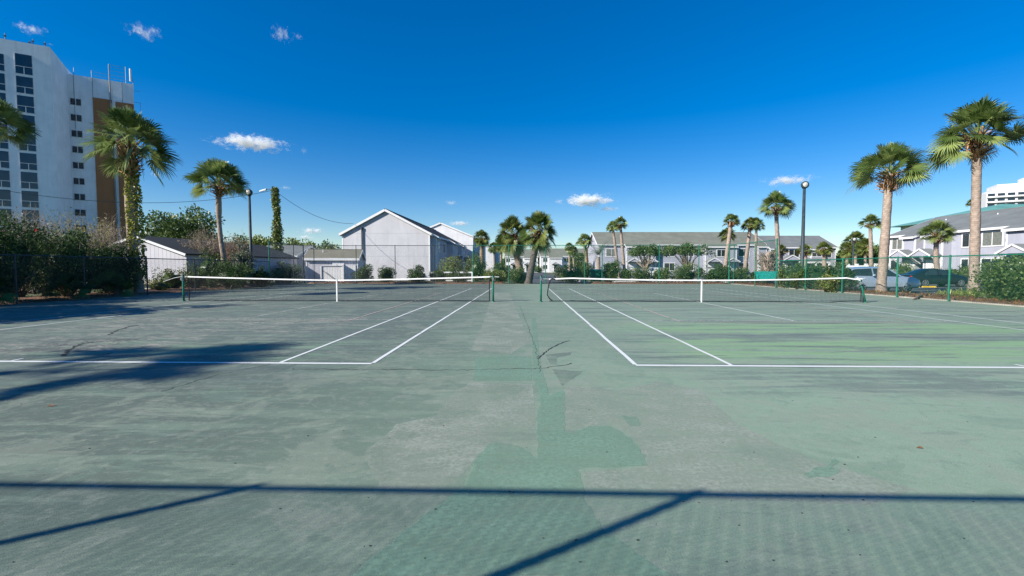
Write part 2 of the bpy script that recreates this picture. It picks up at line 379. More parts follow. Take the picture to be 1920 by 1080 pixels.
kerb([(8.3, 42.7), (16.5, 42.7)], .16, .25, mat='white'); kerb([(-2, 134.8), (30, 134.8)], .2, .15)
b = MB()
def ln(x0, y0, x1, y1, w, z=.004, mb=None):
    d = Vector((x1-x0, y1-y0)); n = Vector((-d.y, d.x)).normalized() * w/2; m_ = max(1, int(d.length/.6)); o = []
    rng = random.Random(int(x0*100+y0)); f = []
    for i in range(m_+1):
        p = Vector((x0, y0)) + d*i/m_; k = rng.uniform(-.12, .12)*w
        o += [(p.x+n.x+k, p.y+n.y, z), (p.x-n.x+k*.7, p.y-n.y, z)]
    f = [(2*i+1, 2*i+3, 2*i+2, 2*i) for i in range(m_)]; (mb or b).add(o, f)
NY, BY, FY = 18.35, 6.42, 30.25
LB, LO, LP = MB(), MB(), MB()
for x0, x1 in ((-13.2, -2.23), (1.6, 12.57)):
    ln(x0-.0, BY, x1, BY, .085, .0042, LB); ln(x0, FY, x1, FY, .085, .0042, LB)
    for x in (x0, x1): ln(x, BY+.043, x, FY-.043, .06, .0046, LB)
    for x in (x0+1.37, x1-1.37): ln(x, BY+.043, x, FY-.043, .055, .0046, LB)
    for y in (NY-6.4, NY+6.4): ln(x0+1.40, y, x1-1.40, y, .05, .0050, LO)
    xm = (x0+x1)/2; ln(xm, NY-6.37, xm, NY+6.37, .05, .0054, LB if x0 > 0 else LO); ln(xm, BY+.05, xm, BY+.2, .05, .0054, LB)
    for y in (NY-6.72, NY+6.72): ln(xm-3.05, y, xm+3.05, y, .05, .0058, LP)
    for y in (NY-2.13, NY+2.13): ln(xm-3.05, y, xm+3.05, y, .05, .0058, LP)
    for x in (xm-3.05, xm+3.05): ln(x, NY-6.7, x, NY+6.7, .05, .0062, LP)
for x in (14.24, 15.78): ln(x, 6, x, 30, .05, .0046, LO)
for x in (-15.4, -17.1): ln(x, 6, x, 30, .05, .0046, LO)
for y in (20.8, 23.4, 26.0): ln(13.0, y, 16.9, y+.05, .045, .0050, LO)
tag(LB.build('court_line', M['line']), kind='structure'); tag(LO.build('faded_court_line', M['line_old']), kind='structure'); tag(LP.build('pickleball_line', M['line_pink']), kind='structure')
# recoated and worn patches of the court paint, thin coats with ragged wear
def patch_mat(name, c, lo, hi, a0, a1):
    t = NT(name); n = t.noise(1.6, 10, .74, dist=.5); n2 = t.noise(30, 5, .7); n3 = t.noise(1.0, 8, .72, vec=t.mapv(t.coord(), (.9, 3.4, 1), rot=.2))
    al = t.ss(t.math('ADD', t.math('MULTIPLY', n, .55), t.math('ADD', t.math('MULTIPLY', n3, .3), t.math('MULTIPLY', n2, .15))), lo, hi, a0, a1)
    cc = t.mix(t.ss(n2, .35, .65), tuple(q*.86 for q in c), tuple(q*1.1 for q in c)); return t.done(t.bsdf(cc, .85, alpha=al, spec=.3))
M['recoat'] = patch_mat('green recoat', (.222,.372,.268), .40, .60, .28, .66)
M['pale'] = patch_mat('pale worn coat', (.365,.410,.335), .40, .60, .12, .70)
M['slate'] = patch_mat('slate worn coat', (.160,.215,.190), .42, .58, .08, .42)
_pz = [0]
def patch(name, pts, mat, z, f=3.6, ox=800, oy=640):
    _pz[0] += 1; z = .0006 + .0002*_pz[0]
    rng = random.Random(len(pts)*7+int(pts[0][0])); G_ = [gnd(ox+x/f, oy+y/f, z) for x, y in pts]; o = []
    for a, c in zip(G_, G_[1:]+G_[:1]):
        n = max(1, int((c-a).length/.05)); d = (c-a); nn = Vector((-d.y, d.x, 0)).normalized() if d.length > 0 else Vector()
        for k in range(n): o.append(a + d*k/n + nn*rng.uniform(-.011, .011))
    V_ = [Vector((p.x, p.y, z)) for p in o]; tri = tessellate_polygon([V_]); fs = []
    for a, b_, c in tri:
        if (V_[b_]-V_[a]).cross(V_[c]-V_[a]).z < 0: b_, c = c, b_
        fs.append((a, b_, c))
    me = bpy.data.meshes.new(name); me.from_pydata([tuple(v) for v in V_], [], fs); me.update(); tag(link(name, me, M[mat]), kind='structure')
patch('court_patch', [(300,275),(715,290),(735,520),(740,700),(600,690),(330,780),(200,960),(0,980),(-300,1000),(-420,760),(-200,560),(60,500),(200,340)], 'pale', .0010)
patch('court_patch', [(930,300),(1300,330),(1560,270),(1850,330),(2100,560),(2600,800),(3300,1000),(3000,1110),(2000,1060),(1500,1000),(1075,990),(1060,880),(1500,850),(1440,700),(1300,560),(940,600)], 'pale', .0010)
patch('court_patch', [(640,350),(1290,295),(1180,350),(900,372),(500,420)], 'slate', .0010, 3.6, 200, 600)
patch('court_patch', [(300,60),(560,90),(700,0),(640,-130),(560,-330),(450,-330),(380,-120)], 'pale', .0010)
patch('court_patch', [(800,90),(985,70),(970,92),(880,110),(885,160),(832,156)], 'slate', .0016); patch('court_patch', [(850,188),(1060,203),(915,300)], 'slate', .0016)
patch('court_patch', [(710,-160),(712,150),(716,260),(760,320),(765,430),(735,520),(745,660),(745,780),(620,700),(480,680),(400,700),(330,800),(260,960),(120,1080),(-120,1250),(-500,1583),(1640,1583),(1420,1430),(1180,1260),(1080,1090),(1040,940),(1020,870),(1060,850),(1250,850),(1400,842),(1493,835),(1470,770),(1380,660),(1300,600),(1230,565),(1100,570),(1020,600),(1000,625),(938,610),(930,480),(930,330),(880,340),(820,370),(805,270),(780,200),(758,60),(735,-160)], 'recoat', .0022)
patch('court_patch', [(330,110),(500,95),(705,100),(709,265),(500,268),(310,265)], 'recoat', .0022)
patch('court_patch', [(1310,500),(1420,510),(1445,570),(1380,572)], 'recoat', .0022); patch('court_patch', [(660,960),(740,915),(860,915),(870,940),(800,975),(700,978)], 'recoat', .0022, 3.2, 1300, 590)
patch('court_patch', [(780,930),(850,860),(880,880),(820,925)], 'recoat', .0022, 3.2, 1300, 590)

# parking bay line and wheel stops
b = MB(); ln(24.2, 24.6, 28.6, 24.3, .12, -.116, b); ln(31, 24.2, 36, 24.0, .1, -.116, b); tag(b.build('parking_line', M['line']), kind='structure')
# cracks in the court
def crack(px, w=.014, wob=.02, name='court_crack', seed=0, z=.0034):
    rng = random.Random(seed); pts = [gnd(*p) for p in px]; o = []
    path = []
    for a, c in zip(pts, pts[1:]):
        n = max(2, int((c-a).length/.06))
        for i in range(n): path.append(a + (c-a)*i/n + Vector((rng.uniform(-wob, wob), rng.uniform(-wob, wob), 0)))
    b = MB()
    for i, p in enumerate(path):
        d = (path[min(i+1, len(path)-1)] - path[max(i-1, 0)]); n = Vector((-d.y, d.x, 0)).normalized()*w*rng.uniform(.2, .7)
        o += [(p.x+n.x, p.y+n.y, z), (p.x-n.x, p.y-n.y, z)]
    b.add(o, [(2*i, 2*i+1, 2*i+3, 2*i+2) for i in range(len(path)-1)]); tag(b.build(name, M['crack']), kind='structure')
crack([(1008,673),(1018,664),(1030,655),(1044,647),(1056,642),(1070,638)], .026, .012, seed=1)
crack([(545,692),(700,693),(850,694),(1008,691),(1060,685),(1075,679)], .016, .03, seed=2)
crack([(120,668),(128,655),(150,646),(176,640)], .05, .04, seed=3); crack([(205,628),(218,620),(240,613),(262,609)], .04, .03, seed=4)
crack([(300,735),(400,705),(470,690),(520,682)], .010, .02, seed=5); crack([(975,575),(985,600),(1000,640),(1010,675),(1012,700)], .006, .02, seed=6)
crack([(180,666),(200,664),(222,660)], .04, .03, seed=7)

# ------------------------------------------------------------------ chain link fences
def chain_panel(mb, A, B, z0, z1, pitch, w):
    A = Vector(A); B = Vector(B); L = (B-A).length; d = (B-A)/L; n = Vector((-d.y, d.x, 0)); H = z1-z0
    c = -H
    k = 0
    while c < L:
        for sgn in (1, -1):
            ta, tb = max(0, -c/H), min(1, (L-c)/H)
            if tb <= ta: continue
            xa, xb = c+ta*H, c+tb*H; za, zb = (z0+ta*H, z0+tb*H) if sgn > 0 else (z1-ta*H, z1-tb*H)
            a = A + d*xa; e = A + d*xb; off = n*(.002*sgn)
            p = Vector((a.x, a.y, za))+off; q = Vector((e.x, e.y, zb))+off
            t = (q-p)
            if t.length < .02: continue
            t.normalize(); s_ = t.cross(n).normalized()*w/2; nn = n*w*.45
            mb.add([p-s_-nn, p+s_-nn, p+nn, q-s_-nn, q+s_-nn, q+nn], [(0,1,4,3),(1,2,5,4),(2,0,3,5)])
        c += pitch
def fence(label, path, h, posts, mats, pitch=.085, w=.005, pr=.03, rails=('top',), mesh_name='chain_mesh', z0=.05, group=None, corners=()):
    t = thing('chain_link_fence', (path[0][0], path[0][1], 0), label, 'fence', group); o = Vector((path[0][0], path[0][1], 0))
    P = [Vector((p[0], p[1], 0)) - o for p in path]
    for a, c in zip(P, P[1:]):
        mb = MB(); chain_panel(mb, a, c, z0, h-.02, pitch, w); mb.build(mesh_name, mats[1], t)
        rb = MB(); rb.tube([a+Vector((0,0,h)), c+Vector((0,0,h))], .024 if h < 3.5 else .029, 8); rb.build('top_rail', mats[0], t)
        if 'mid' in rails: rb = MB(); rb.tube([a+Vector((0,0,h*.5)), c+Vector((0,0,h*.5))], .02, 8); rb.build('mid_rail', mats[0], t)
        if 'low' in rails: rb = MB(); rb.tube([a+Vector((0,0,.12)), c+Vector((0,0,.12))], .012, 6); rb.build('bottom_wire', mats[0], t)
    for p in posts:
        q = Vector((p[0], p[1], 0)) - o; big = len(p) > 2
        mb = MB(); r = pr*(1.5 if big else 1); hh = h + (.08 if big else .03)
        mb.tube([q+Vector((0,0,-.05)), q+Vector((0,0,hh-.03)), q+Vector((0,0,hh)), q+Vector((0,0,hh+.03))], [r, r, r*1.15, r*.3], 10)
        for zz in (h*.3, h*.65): mb.tube([q+Vector((0,0,zz)), q+Vector((0,0,zz+.04))], r*1.2, 10)
        mb.build('post', p[3] if len(p) > 3 else mats[0], t)
    return t
FX0, FX1, FYB, FH = -19.6, 17.62, 39.2, 3.35
def bx(px): p = ray(px, 502); return (p[0]/p[1])*FYB
g_, d_ = M['green_paint'], M['dark_steel']
back_posts = [(bx(x), FYB) for x in (589, 668, 741, 814, 887, 954, 1023, 1096, 1129, 1236, 1310, 1376)]
for i in (0, 1, 2, 3): back_posts[i] = back_posts[i] + (None,)[:0]
lc = (FX0, onx(505, FX0).y); rc = (FX1, onx(1456, FX1).y)
posts = [(x, y) for x, y in back_posts] + [(lc[0], lc[1], 1, g_), (FX0, onx(551, FX0).y), (FX0, FYB, 1, d_), (FX1, FYB, 1, g_), (FX1, onx(1416, FX1).y), (rc[0], rc[1], 1, g_)]
fence('tall chain link fence along the far end of the courts with dark posts', [lc, (FX0, FYB), (bx(887), FYB)], FH, [p for p in posts if p[0] < bx(880)], (d_, M['wire_grey']), .10, .004, rails=('top',))
fence('tall green chain link fence across the middle and right far end of the courts', [(bx(887), FYB), (FX1, FYB), rc], FH, [p for p in posts if p[0] >= bx(880)], (g_, M['wire_green']), .10, .004, .035)
lp = [(FX0, y) for y in (-1.2, 1.9, 5, 8, 11, 14, 16.7, onx(157, FX0).y, onx(275, FX0).y, onx(365, FX0).y, onx(440, FX0).y)]
fence('low dark chain link fence in front of the overgrown hedge on the left side', [(FX0, -1.2), (FX0, lc[1]-.03)], 1.88, lp, (d_, M['wire_dark']), .085, .005, .032)
rp = [(FX1, y) for y in (onx(1511, FX1).y, onx(1580, FX1).y, onx(1683, FX1).y, onx(1781, FX1).y, 15.9, 12.9, 9.9, 6.9, 3.9, .9)]
fence('low green chain link fence between the right court and the parking lot', [(FX1, -1.0), (FX1, rc[1]-.03)], 1.88, rp, (g_, M['wire_green']), .085, .005, .038)
# fence behind the photographer, whose shadow crosses the foreground
NH = 3.62; LS = NH / math.tan(SUN_EL); dsx, dsy = math.cos(SUN_AZ)*-LS, math.sin(SUN_AZ)*-LS
NYF = 2.74 - dsy
npst = [(-1.76 - dsx + 2.81*k, NYF) for k in range(-5, 8)]
fence('tall chain link fence close behind the photographer at the near end of the courts', [(-21, NYF), (17, NYF)], NH, npst, (g_, M['wire_green']), .09, .0055, .035)

# ------------------------------------------------------------------ tennis nets
def net(x0, x1, label, left):
    t = thing('tennis_net', ((x0+x1)/2, NY, 0), label, 'net', 'tennis nets'); m = (x0+x1)/2; hw = (x1-x0)/2
    top = lambda x: .905 + .15*(abs(x)/hw)**1.3
    if not left: top = lambda x: .915 + .13*(abs(x)/hw)**2.0 - (.10*max(0, (-x-hw+1.2)/1.2) if x < 0 else 0) - (.06 if x > hw-.5 else 0)
    a, c = -hw+.18, hw-.12
    if not left: a = -hw + .32
    mb = MB(); n = int((c-a)/.05); w = .0052
    for i in range(n+1):
        x = a+(c-a)*i/n; mb.add([(x-w/2,-w/2,.04),(x+w/2,-w/2,.04),(x,w/2,.04),(x-w/2,-w/2,top(x)-.03),(x+w/2,-w/2,top(x)-.03),(x,w/2,top(x)-.03)], [(0,1,4,3),(1,2,5,4),(2,0,3,5)])
    for j in range(18):
        f = (j+.5)/18; K = 24
        for i in range(K):
            xa, xb = a+(c-a)*i/K, a+(c-a)*(i+1)/K; za, zb = .05+f*(top(xa)-.1), .05+f*(top(xb)-.1)
            mb.add([(xa,-.003,za-w/2),(xb,-.003,zb-w/2),(xb,-.003,zb+w/2),(xa,-.003,za+w/2)], [(0,1,2,3)])
    mb.build('net_mesh', M['net_black'], t)
    K = 40; xs = [a-.02+(c-a+.04)*i/K for i in range(K+1)]; mb = MB()
    for xa, xb in zip(xs, xs[1:]):
        za, zb = top(xa), top(xb)
        mb.hexa([(xa,-.02,za-.05),(xb,-.02,zb-.05),(xb,.02,zb-.05),(xa,.02,za-.05),(xa,-.006,za),(xb,-.006,zb),(xb,.006,zb),(xa,.006,za)])
    mb.build('top_band', M['band'], t)
    mb = MB(); mb.hexa([(-.025,-.026,.0),(.025,-.026,.0),(.025,-.02,.0),(-.025,-.02,.0),(-.025,-.026,top(0)),(.025,-.026,top(0)),(.025,-.02,top(0)),(-.025,-.02,top(0))])
    mb.box(-.025, .025, .021, .026, 0, top(0)); mb.box(-.03, .03, -.026, .026, top(0)+.001, top(0)+.006); mb.build('centre_strap', M['band'], t)
    mb = MB(); rng = random.Random(3)
    mb.tube([(a+(c-a)*i/30, 0, .035+(.05*math.sin(i*.9)*(i > 24) if not left else 0) + .01*math.sin(i)) for i in range(31)], .014, 6); mb.build('bottom_cord', M['net_black'], t)
    mb = MB()
    if left:
        mb.tube([(a, 0, .03), (a, 0, top(a)-.04)], .022, 6); mb.build('side_tape', M['net_black'], t); mb = MB(); mb.tube([(c, 0, .03), (c, 0, top(c)-.04)], .024, 6)
    else:
        mb.tube([(a+.22, -.02, .93), (a+.1, -.02, .95), (a+.02, -.02, .9), (a-.03, -.02, .7), (a-.07, -.02, .45), (a-.08, -.02, .28), (a+.0, -.02, .14), (a+.14, -.02, .03)], .024, 6); mb.build('side_tape', M['net_black'], t); mb = MB()
        mb.tube([(c, 0, .03), (c-.01, 0, top(c)-.04)], .022, 6)
    mb.build('side_tape', M['net_black'], t)
    # cable between band and posts
    mb = MB(); mb.tube([(-hw-.02, 0, 1.0 if left else .95), (a, 0, top(a)-.02)], .007, 6); mb.build('net_cable', M['band'], t); mb = MB(); mb.tube([(c, 0, top(c)-.02), (hw+.02, 0, 1.03 if left else .99)], .007, 6)
    mb.build('net_cable', M['band'], t)
    if left:
        mb = MB(); mb.tube([(hw, 0, 1.03), (hw+.28, 0, 1.02)], .012, 6); mb.build('loose_end', M['band'], t); mb = MB(); mb.tube([(-hw-.9, 0, .82), (-hw-.4, 0, .98), (-hw, 0, 1.05)], .009, 6); mb.build('loose_end', M['band'], t)
def netpost(x, label, lean=0.0, hub=True, h=1.07, strut=False):
    t = thing('net_post', (x, NY, 0), label, 'post', 'green net posts')
    mb = MB(); mb.tube([(0,0,-.03),(lean*.5,0,h*.5),(lean,0,h-.02),(lean,0,h)], [.04,.04,.04,.034], 12); mb.tube([(0,0,0),(0,0,.03)], .075, 12); mb.build('post_tube', M['green_paint'], t, True)
    mb = MB(); mb.tube([(lean,0,h),(lean*1.02,0,h+.03)], [.046,.03], 12); mb.build('post_cap', M['dark_steel'], t); mb = MB()
    if hub:
        mb.box(lean-.035, lean+.035, -.085, -.035, h-.2, h-.08); mb.tube([(lean,-.085,h-.14),(lean,-.13,h-.14)], .03, 10); mb.beam((lean,-.12,h-.14),(lean+.1,-.12,h-.2),.015)
    mb.build('crank_head', M['grey_steel'], t)
    if strut:
        mb = MB(); mb.beam((-.1, 0, 0), (-.13, 0, h-.12), .03); mb.build('strut', M['dark_steel'], t)
        mb = MB(); mb.beam((lean-.12,0,h+.04),(lean+.02,0,h-.02),.07,.09); mb.build('band_wrap', M['band'], t)
net(-14.25, -1.33, 'tennis net on the left court with white top band and upright side tape', True)
net(.69, 13.62, 'tennis net on the right court with loose curled left edge', False)
netpost(-14.3, 'green net post at the far left end of the left net'); netpost(-1.30, 'green net post at the right end of the left net near the middle gap')
netpost(.66, 'green net post at the left end of the right net beside the curled edge'); netpost(13.68, 'bent green net post leaning left at the far end of the right net', -.24, True, .92, True)

# ------------------------------------------------------------------ foliage
def leaves(rng, C, size, tone=None, elong=2.2, up=.3, axis=None):
    """one rhombic leaf per centre; C (n,3)"""
    n = len(C); d = rng.normal(size=(n, 3)); d[:, 2] += up
    if axis is not None: d = d*.6 + axis
    d /= np.linalg.norm(d, axis=1)[:, None]
    s = np.cross(d, rng.normal(size=(n, 3))); s /= np.linalg.norm(s, axis=1)[:, None]
    L = (size*rng.uniform(.6, 1.35, n))[:, None]; W = L/elong/2
    V = np.stack([C, C + d*L*.5 + s*W, C + d*L, C + d*L*.5 - s*W], 1).reshape(-1, 3)
    Q = np.arange(4*n).reshape(-1, 4)
    T = np.repeat(rng.uniform(0, 1, n) if tone is None else tone, 4)
    return V, Q, T
def stems_mb(base, tips, rng, r0=.04, n=5, mid=.45):
    mb = MB()
    for t_ in tips:
        b0 = Vector(base) + Vector((rng.uniform(-.1, .1), rng.uniform(-.1, .1), 0)); e = Vector(t_)
        m = b0.lerp(e, mid) + Vector((rng.uniform(-.15, .15), rng.uniform(-.15, .15), rng.uniform(.0, .3)))*(e-b0).length*.3
        mb.tube([b0, b0.lerp(m, .6), m, m.lerp(e, .6), e], [r0, r0*.8, r0*.6, r0*.4, r0*.15], n, False)
    return mb
def shrub(loc, rx, ry, h, label, mat='leaf', seed=0, n=3000, size=.09, cat='shrub', name='shrub', base=0.0, clumps=None, group=None, stems=True, stem_mat='bark', core=True, fill=1.0, elong=2.2, flowers=0, shape=1.0, up=.3):
    rng = np.random.default_rng(seed); t = thing(name, (loc[0], loc[1], loc[2] if len(loc) > 2 else 0), label, cat, group)
    k = clumps or max(14, int(10*(rx*ry*h)**.5*1.3)+12)
    u = rng.normal(size=(k, 3)); u /= np.linalg.norm(u, axis=1)[:, None]; r = rng.uniform(.55, 1, k)[:, None]**shape
    hc = (h-base)/2; Cc = u*r*np.array([rx, ry, hc]); Cc[:, 2] += base + hc
    Cc[:, 2] = np.maximum(Cc[:, 2], base*.8 + .1)
    cr = rng.uniform(.16, .36, k)*min(rx, ry, hc*1.3)*fill
    idx = rng.integers(0, k, n); dd = rng.normal(size=(n, 3)); dd /= np.linalg.norm(dd, axis=1)[:, None]
    P = Cc[idx] + dd*(cr[idx]*rng.uniform(.35, 1.15, n)**.6)[:, None]; P[:, 2] = np.maximum(P[:, 2], .03)
    ct = rng.uniform(-.25, .25, k)
    tone = np.clip(rng.beta(2, 2, n) + ct[idx], 0, 1); tone = np.where(rng.random(n) < .04, 1.0, np.minimum(tone, .92))
    V, Q, T = leaves(rng, P, size, tone, elong, up, axis=dd*.8)
    npmesh('foliage', V, Q, T, M[mat], t)
    pr = random.Random(seed)
    if core:
        mb = MB(); mb.tone = .15; mb.ico((0, 0, base+hc*.85), rx*.50, ry*.50, hc*.62, pr, 3, .22); mb.build('shade_core', M[mat], t, True)  # solid core added to block light inside the shrub, shade set by dark tone
    if stems:
        stems_mb((0, 0, -.05), Cc[:min(k, 22)], pr, .02+.012*h).build('stems', M[stem_mat], t, True)
    if flowers:
        q = Cc[rng.integers(0, k, flowers)] + u[rng.integers(0, k, flowers)]*.1; q[:, 2] = np.maximum(q[:, 2], h*.55); q[:, 0] += rx*.3
        V, Q, T = leaves(rng, np.repeat(q, 5, 0), .13, None, 1.3); npmesh('flowers', V, Q, T, M['flower'], t)
    return t
def twiggy(loc, rx, ry, h, label, seed, n=160, mat='twig', leaf='leaf_dry', nl=900, size=.06, group=None, r0=.016):
    rng = random.Random(seed); t = thing('bare_shrub', (loc[0], loc[1], loc[2] if len(loc) > 2 else 0), label, 'shrub', group); mb = MB(); tips = []
    for i in range(n):
        a = rng.uniform(0, 6.283); q = rng.random()**.5; tip = Vector((math.cos(a)*rx*q, math.sin(a)*ry*q, h*rng.uniform(.62, 1.0)*(1-.25*q*q)))
        b0 = Vector((tip.x*.25, tip.y*.25, 0)); m = b0.lerp(tip, .55)+Vector((rng.uniform(-.2,.2), rng.uniform(-.2,.2), .1))
        mb.tone = rng.random(); mb.tube([b0, m, tip], [r0*1.5, r0, r0*.35], 3, False)
        for j in range(5):
            s_ = m.lerp(tip, rng.random()); e = s_ + Vector((rng.uniform(-.45,.45), rng.uniform(-.45,.45), rng.uniform(.1,.6)))
            mb.tube([s_, s_.lerp(e, .5)+Vector((rng.uniform(-.05,.05),)*3), e], [r0*.6, r0*.45, r0*.2], 3, False); tips.append(e)
            tips.append(s_.lerp(e, .6))
    mb.build('twigs', M[mat], t)
    if nl:
        nr = np.random.default_rng(seed); P = np.array([tips[k] for k in nr.integers(0, len(tips), nl)]) + nr.normal(size=(nl, 3))*.07
        V, Q, T = leaves(nr, P, size); npmesh('foliage', V, Q, T, M[leaf], t)
    return t
def tree(loc, rx, ry, base, top, label, mat, seed, n=6000, size=.28, name='broadleaf_tree', trunk_r=.18, k=46, cat='tree', group=None, flat=False, spread=.22, bark='bark'):
    rng = np.random.default_rng(seed); pr = random.Random(seed); t = thing(name, (loc[0], loc[1], 0), label, cat, group)
    u = rng.normal(size=(k, 3)); u /= np.linalg.norm(u, axis=1)[:, None]; hc = (top-base)/2
    r = rng.uniform(.4, 1, k)[:, None]
    Cc = u*r*np.array([rx, ry, hc])
    if flat: Cc[:, 2] = np.abs(Cc[:, 2])*.9 - hc*.3*((Cc[:, 0]/rx)**2)
    Cc[:, 2] += base+hc
    cr = rng.uniform(.7, 1.3, k)*spread*min(rx, hc*1.5)
    idx = rng.integers(0, k, n); dd = rng.normal(size=(n, 3)); dd /= np.linalg.norm(dd, axis=1)[:, None]
    P = Cc[idx] + dd*(cr[idx]*rng.uniform(.2, 1.2, n)**.6)[:, None]*np.array([1.15, 1.15, .8])
    tone = np.clip(rng.beta(2, 2, n)+rng.uniform(-.25, .25, k)[idx], 0, .92); tone = np.where(rng.random(n) < .03, 1., tone)
    V, Q, T = leaves(rng, P, size, tone, 1.9, .3, dd*.6); npmesh('crown', V, Q, T, M[mat], t)
    mb = MB(); fork = Vector((pr.uniform(-.2, .2), pr.uniform(-.2, .2), base*.55))
    mb.tube([(0,0,-.1), fork*.5, fork], [trunk_r*1.3, trunk_r, trunk_r*.8], 8)
    for q in Cc[:24]:
        e = Vector(q); m = fork.lerp(e, .5)+Vector((pr.uniform(-.3,.3), pr.uniform(-.3,.3), pr.uniform(-.1,.5)))
        mb.tube([fork, fork.lerp(m, .6), m, e], [trunk_r*.5, trunk_r*.36, trunk_r*.24, trunk_r*.06], 5, False)
    mb.build('trunk', M[bark], t, True); return t

# ------------------------------------------------------------------ palms
def make_crown(seed, nf=44, lo=-38, hi=84, n=34, blade=.90, pet=1.05, droop=.34):
    rng = random.Random(seed); V = []; Q = []; T = []
    for f in range(nf):
        az = f*2.399963 + rng.uniform(-.25, .25); q = f/(nf-1); el = R(lo + (hi-lo)*q**.85 + rng.uniform(-9, 9))
        d = Vector((math.cos(az)*math.cos(el), math.sin(az)*math.cos(el), math.sin(el))); L = pet*rng.uniform(.78, 1.12)*(1-.22*max(0, math.sin(el)))
        old = q < .12
        ft = rng.uniform(.05, .75) if not old else rng.uniform(.5, .95)
        
        p0 = Vector((d.x*.1, d.y*.1, -.1+.2*q)); sag = -.16*L*math.cos(el)
        p1 = p0 + d*L*.55; p2 = p0 + d*L + Vector((0,0,sag)); d2 = (p2-p1).normalized()
        side = d2.cross(Vector((0,0,1)))
        if side.length < .1: side = Vector((math.sin(az), -math.cos(az), 0))
        side.normalize(); tw = rng.uniform(-1.0, 1.0); nrm = side.cross(d2).normalized(); side = (side*math.cos(tw)+nrm*math.sin(tw)).normalized(); nrm = side.cross(d2).normalized()
        # petiole
        b_ = len(V); w = .02
        for p in (p0, p1, p2): V += [p - side*w, p + side*w]; T += [.75, .75]
        Q += [(b_, b_+1, b_+3, b_+2), (b_+2, b_+3, b_+5, b_+4)]
        bl = blade*rng.uniform(.82, 1.12)
        for i in range(n):
            u = (i+.5)/n*2-1; a = u*R(118); a += rng.uniform(-.03, .03)
            ll = bl*(1-.34*abs(u)**1.6)*rng.uniform(.9, 1.05)
            cst = .22*(1-abs(u))                                  # costa: middle leaflets start further out
            o = p2 + d2*cst*bl*.5 + Vector((0,0,-.05*cst))
            ld = (d2*math.cos(a) + side*math.sin(a) - nrm*(-.22*abs(math.sin(a)))).normalized()
            wd = ld.cross(nrm).normalized()
            if wd.length < .5: wd = side
            dr = Vector((0,0,-1)); m1 = o + ld*ll*.38 + dr*ll*.04*droop; m2 = o + ld*ll*.72 + dr*ll*.20*droop*rng.uniform(.6, 1.4)
            e = o + ld*ll*.93 + dr*ll*.55*droop*rng.uniform(.5, 1.6)
            w0, w1, w2 = .010, ll*.033, ll*.026
            b_ = len(V); V += [o-wd*w0, o+wd*w0, m1-wd*w1+nrm*.012, m1+wd*w1, m2-wd*w2+nrm*.008, m2+wd*w2, e-wd*.004, e+wd*.004]
            tt = min(.92, max(0, ft+rng.uniform(-.15, .15))) if ft < 1 else 1.0; T += [tt]*8
            Q += [(b_, b_+1, b_+3, b_+2), (b_+2, b_+3, b_+5, b_+4), (b_+4, b_+5, b_+7, b_+6)]
    return [tuple(v) for v in V], Q, T
_cr = {}
def crown_mesh(seed, mat, **k):
    key = (seed, mat)
    if key not in _cr:
        V, Q, T = make_crown(seed, **k); o = npmesh('crown', V, Q, T, M[mat]); _cr[key] = o.data; bpy.data.objects.remove(o)
    return _cr[key]
def make_boots(seed, n=70, r=.17, h=.9, out=.30, flare=1.0):
    rng = random.Random(seed); mb = MB()
    for i in range(n):
        z = -h + h*(i/n) + rng.uniform(-.03, .03); a = i*2.39996+rng.uniform(-.3, .3); rr = r*(1+.25*(z+h)/h)
        d = Vector((math.cos(a), math.sin(a), 0)); s_ = Vector((-d.y, d.x, 0)); l = out*rng.uniform(.5, 1.3)*flare
        p = d*rr*.8 + Vector((0,0,z)); e = p + d*l*.85 + Vector((0,0,l*rng.uniform(.1, .9))); w = rng.uniform(.035, .06); mb.tone = rng.random()
        nn = Vector((0,0,.018))
        mb.add([p-s_*w, p+s_*w, e-s_*w*.5, e+s_*w*.5, p-s_*w-nn*2, p+s_*w-nn*2, e-s_*w*.5-nn, e+s_*w*.5-nn], [(0,1,3,2),(4,6,7,5),(0,4,5,1),(2,3,7,6),(0,2,6,4),(1,5,7,3)])
    for i in range(16):   # dry hanging strips
        a = rng.uniform(0, 6.28); d = Vector((math.cos(a), math.sin(a), 0)); s_ = Vector((-d.y, d.x, 0)); p = d*r*1.1+Vector((0,0,rng.uniform(-h*.6, 0))); l = rng.uniform(.2, .5)
        m = p + d*.22+Vector((0,0,-.03)); e = m + d*.08+Vector((0,0,-l)); mb.tone = rng.random()
        mb.add([p-s_*.02, p+s_*.02, m-s_*.03, m+s_*.03, e-s_*.008, e+s_*.008], [(0,1,3,2),(2,3,5,4)])
    return mb
_bt = {}
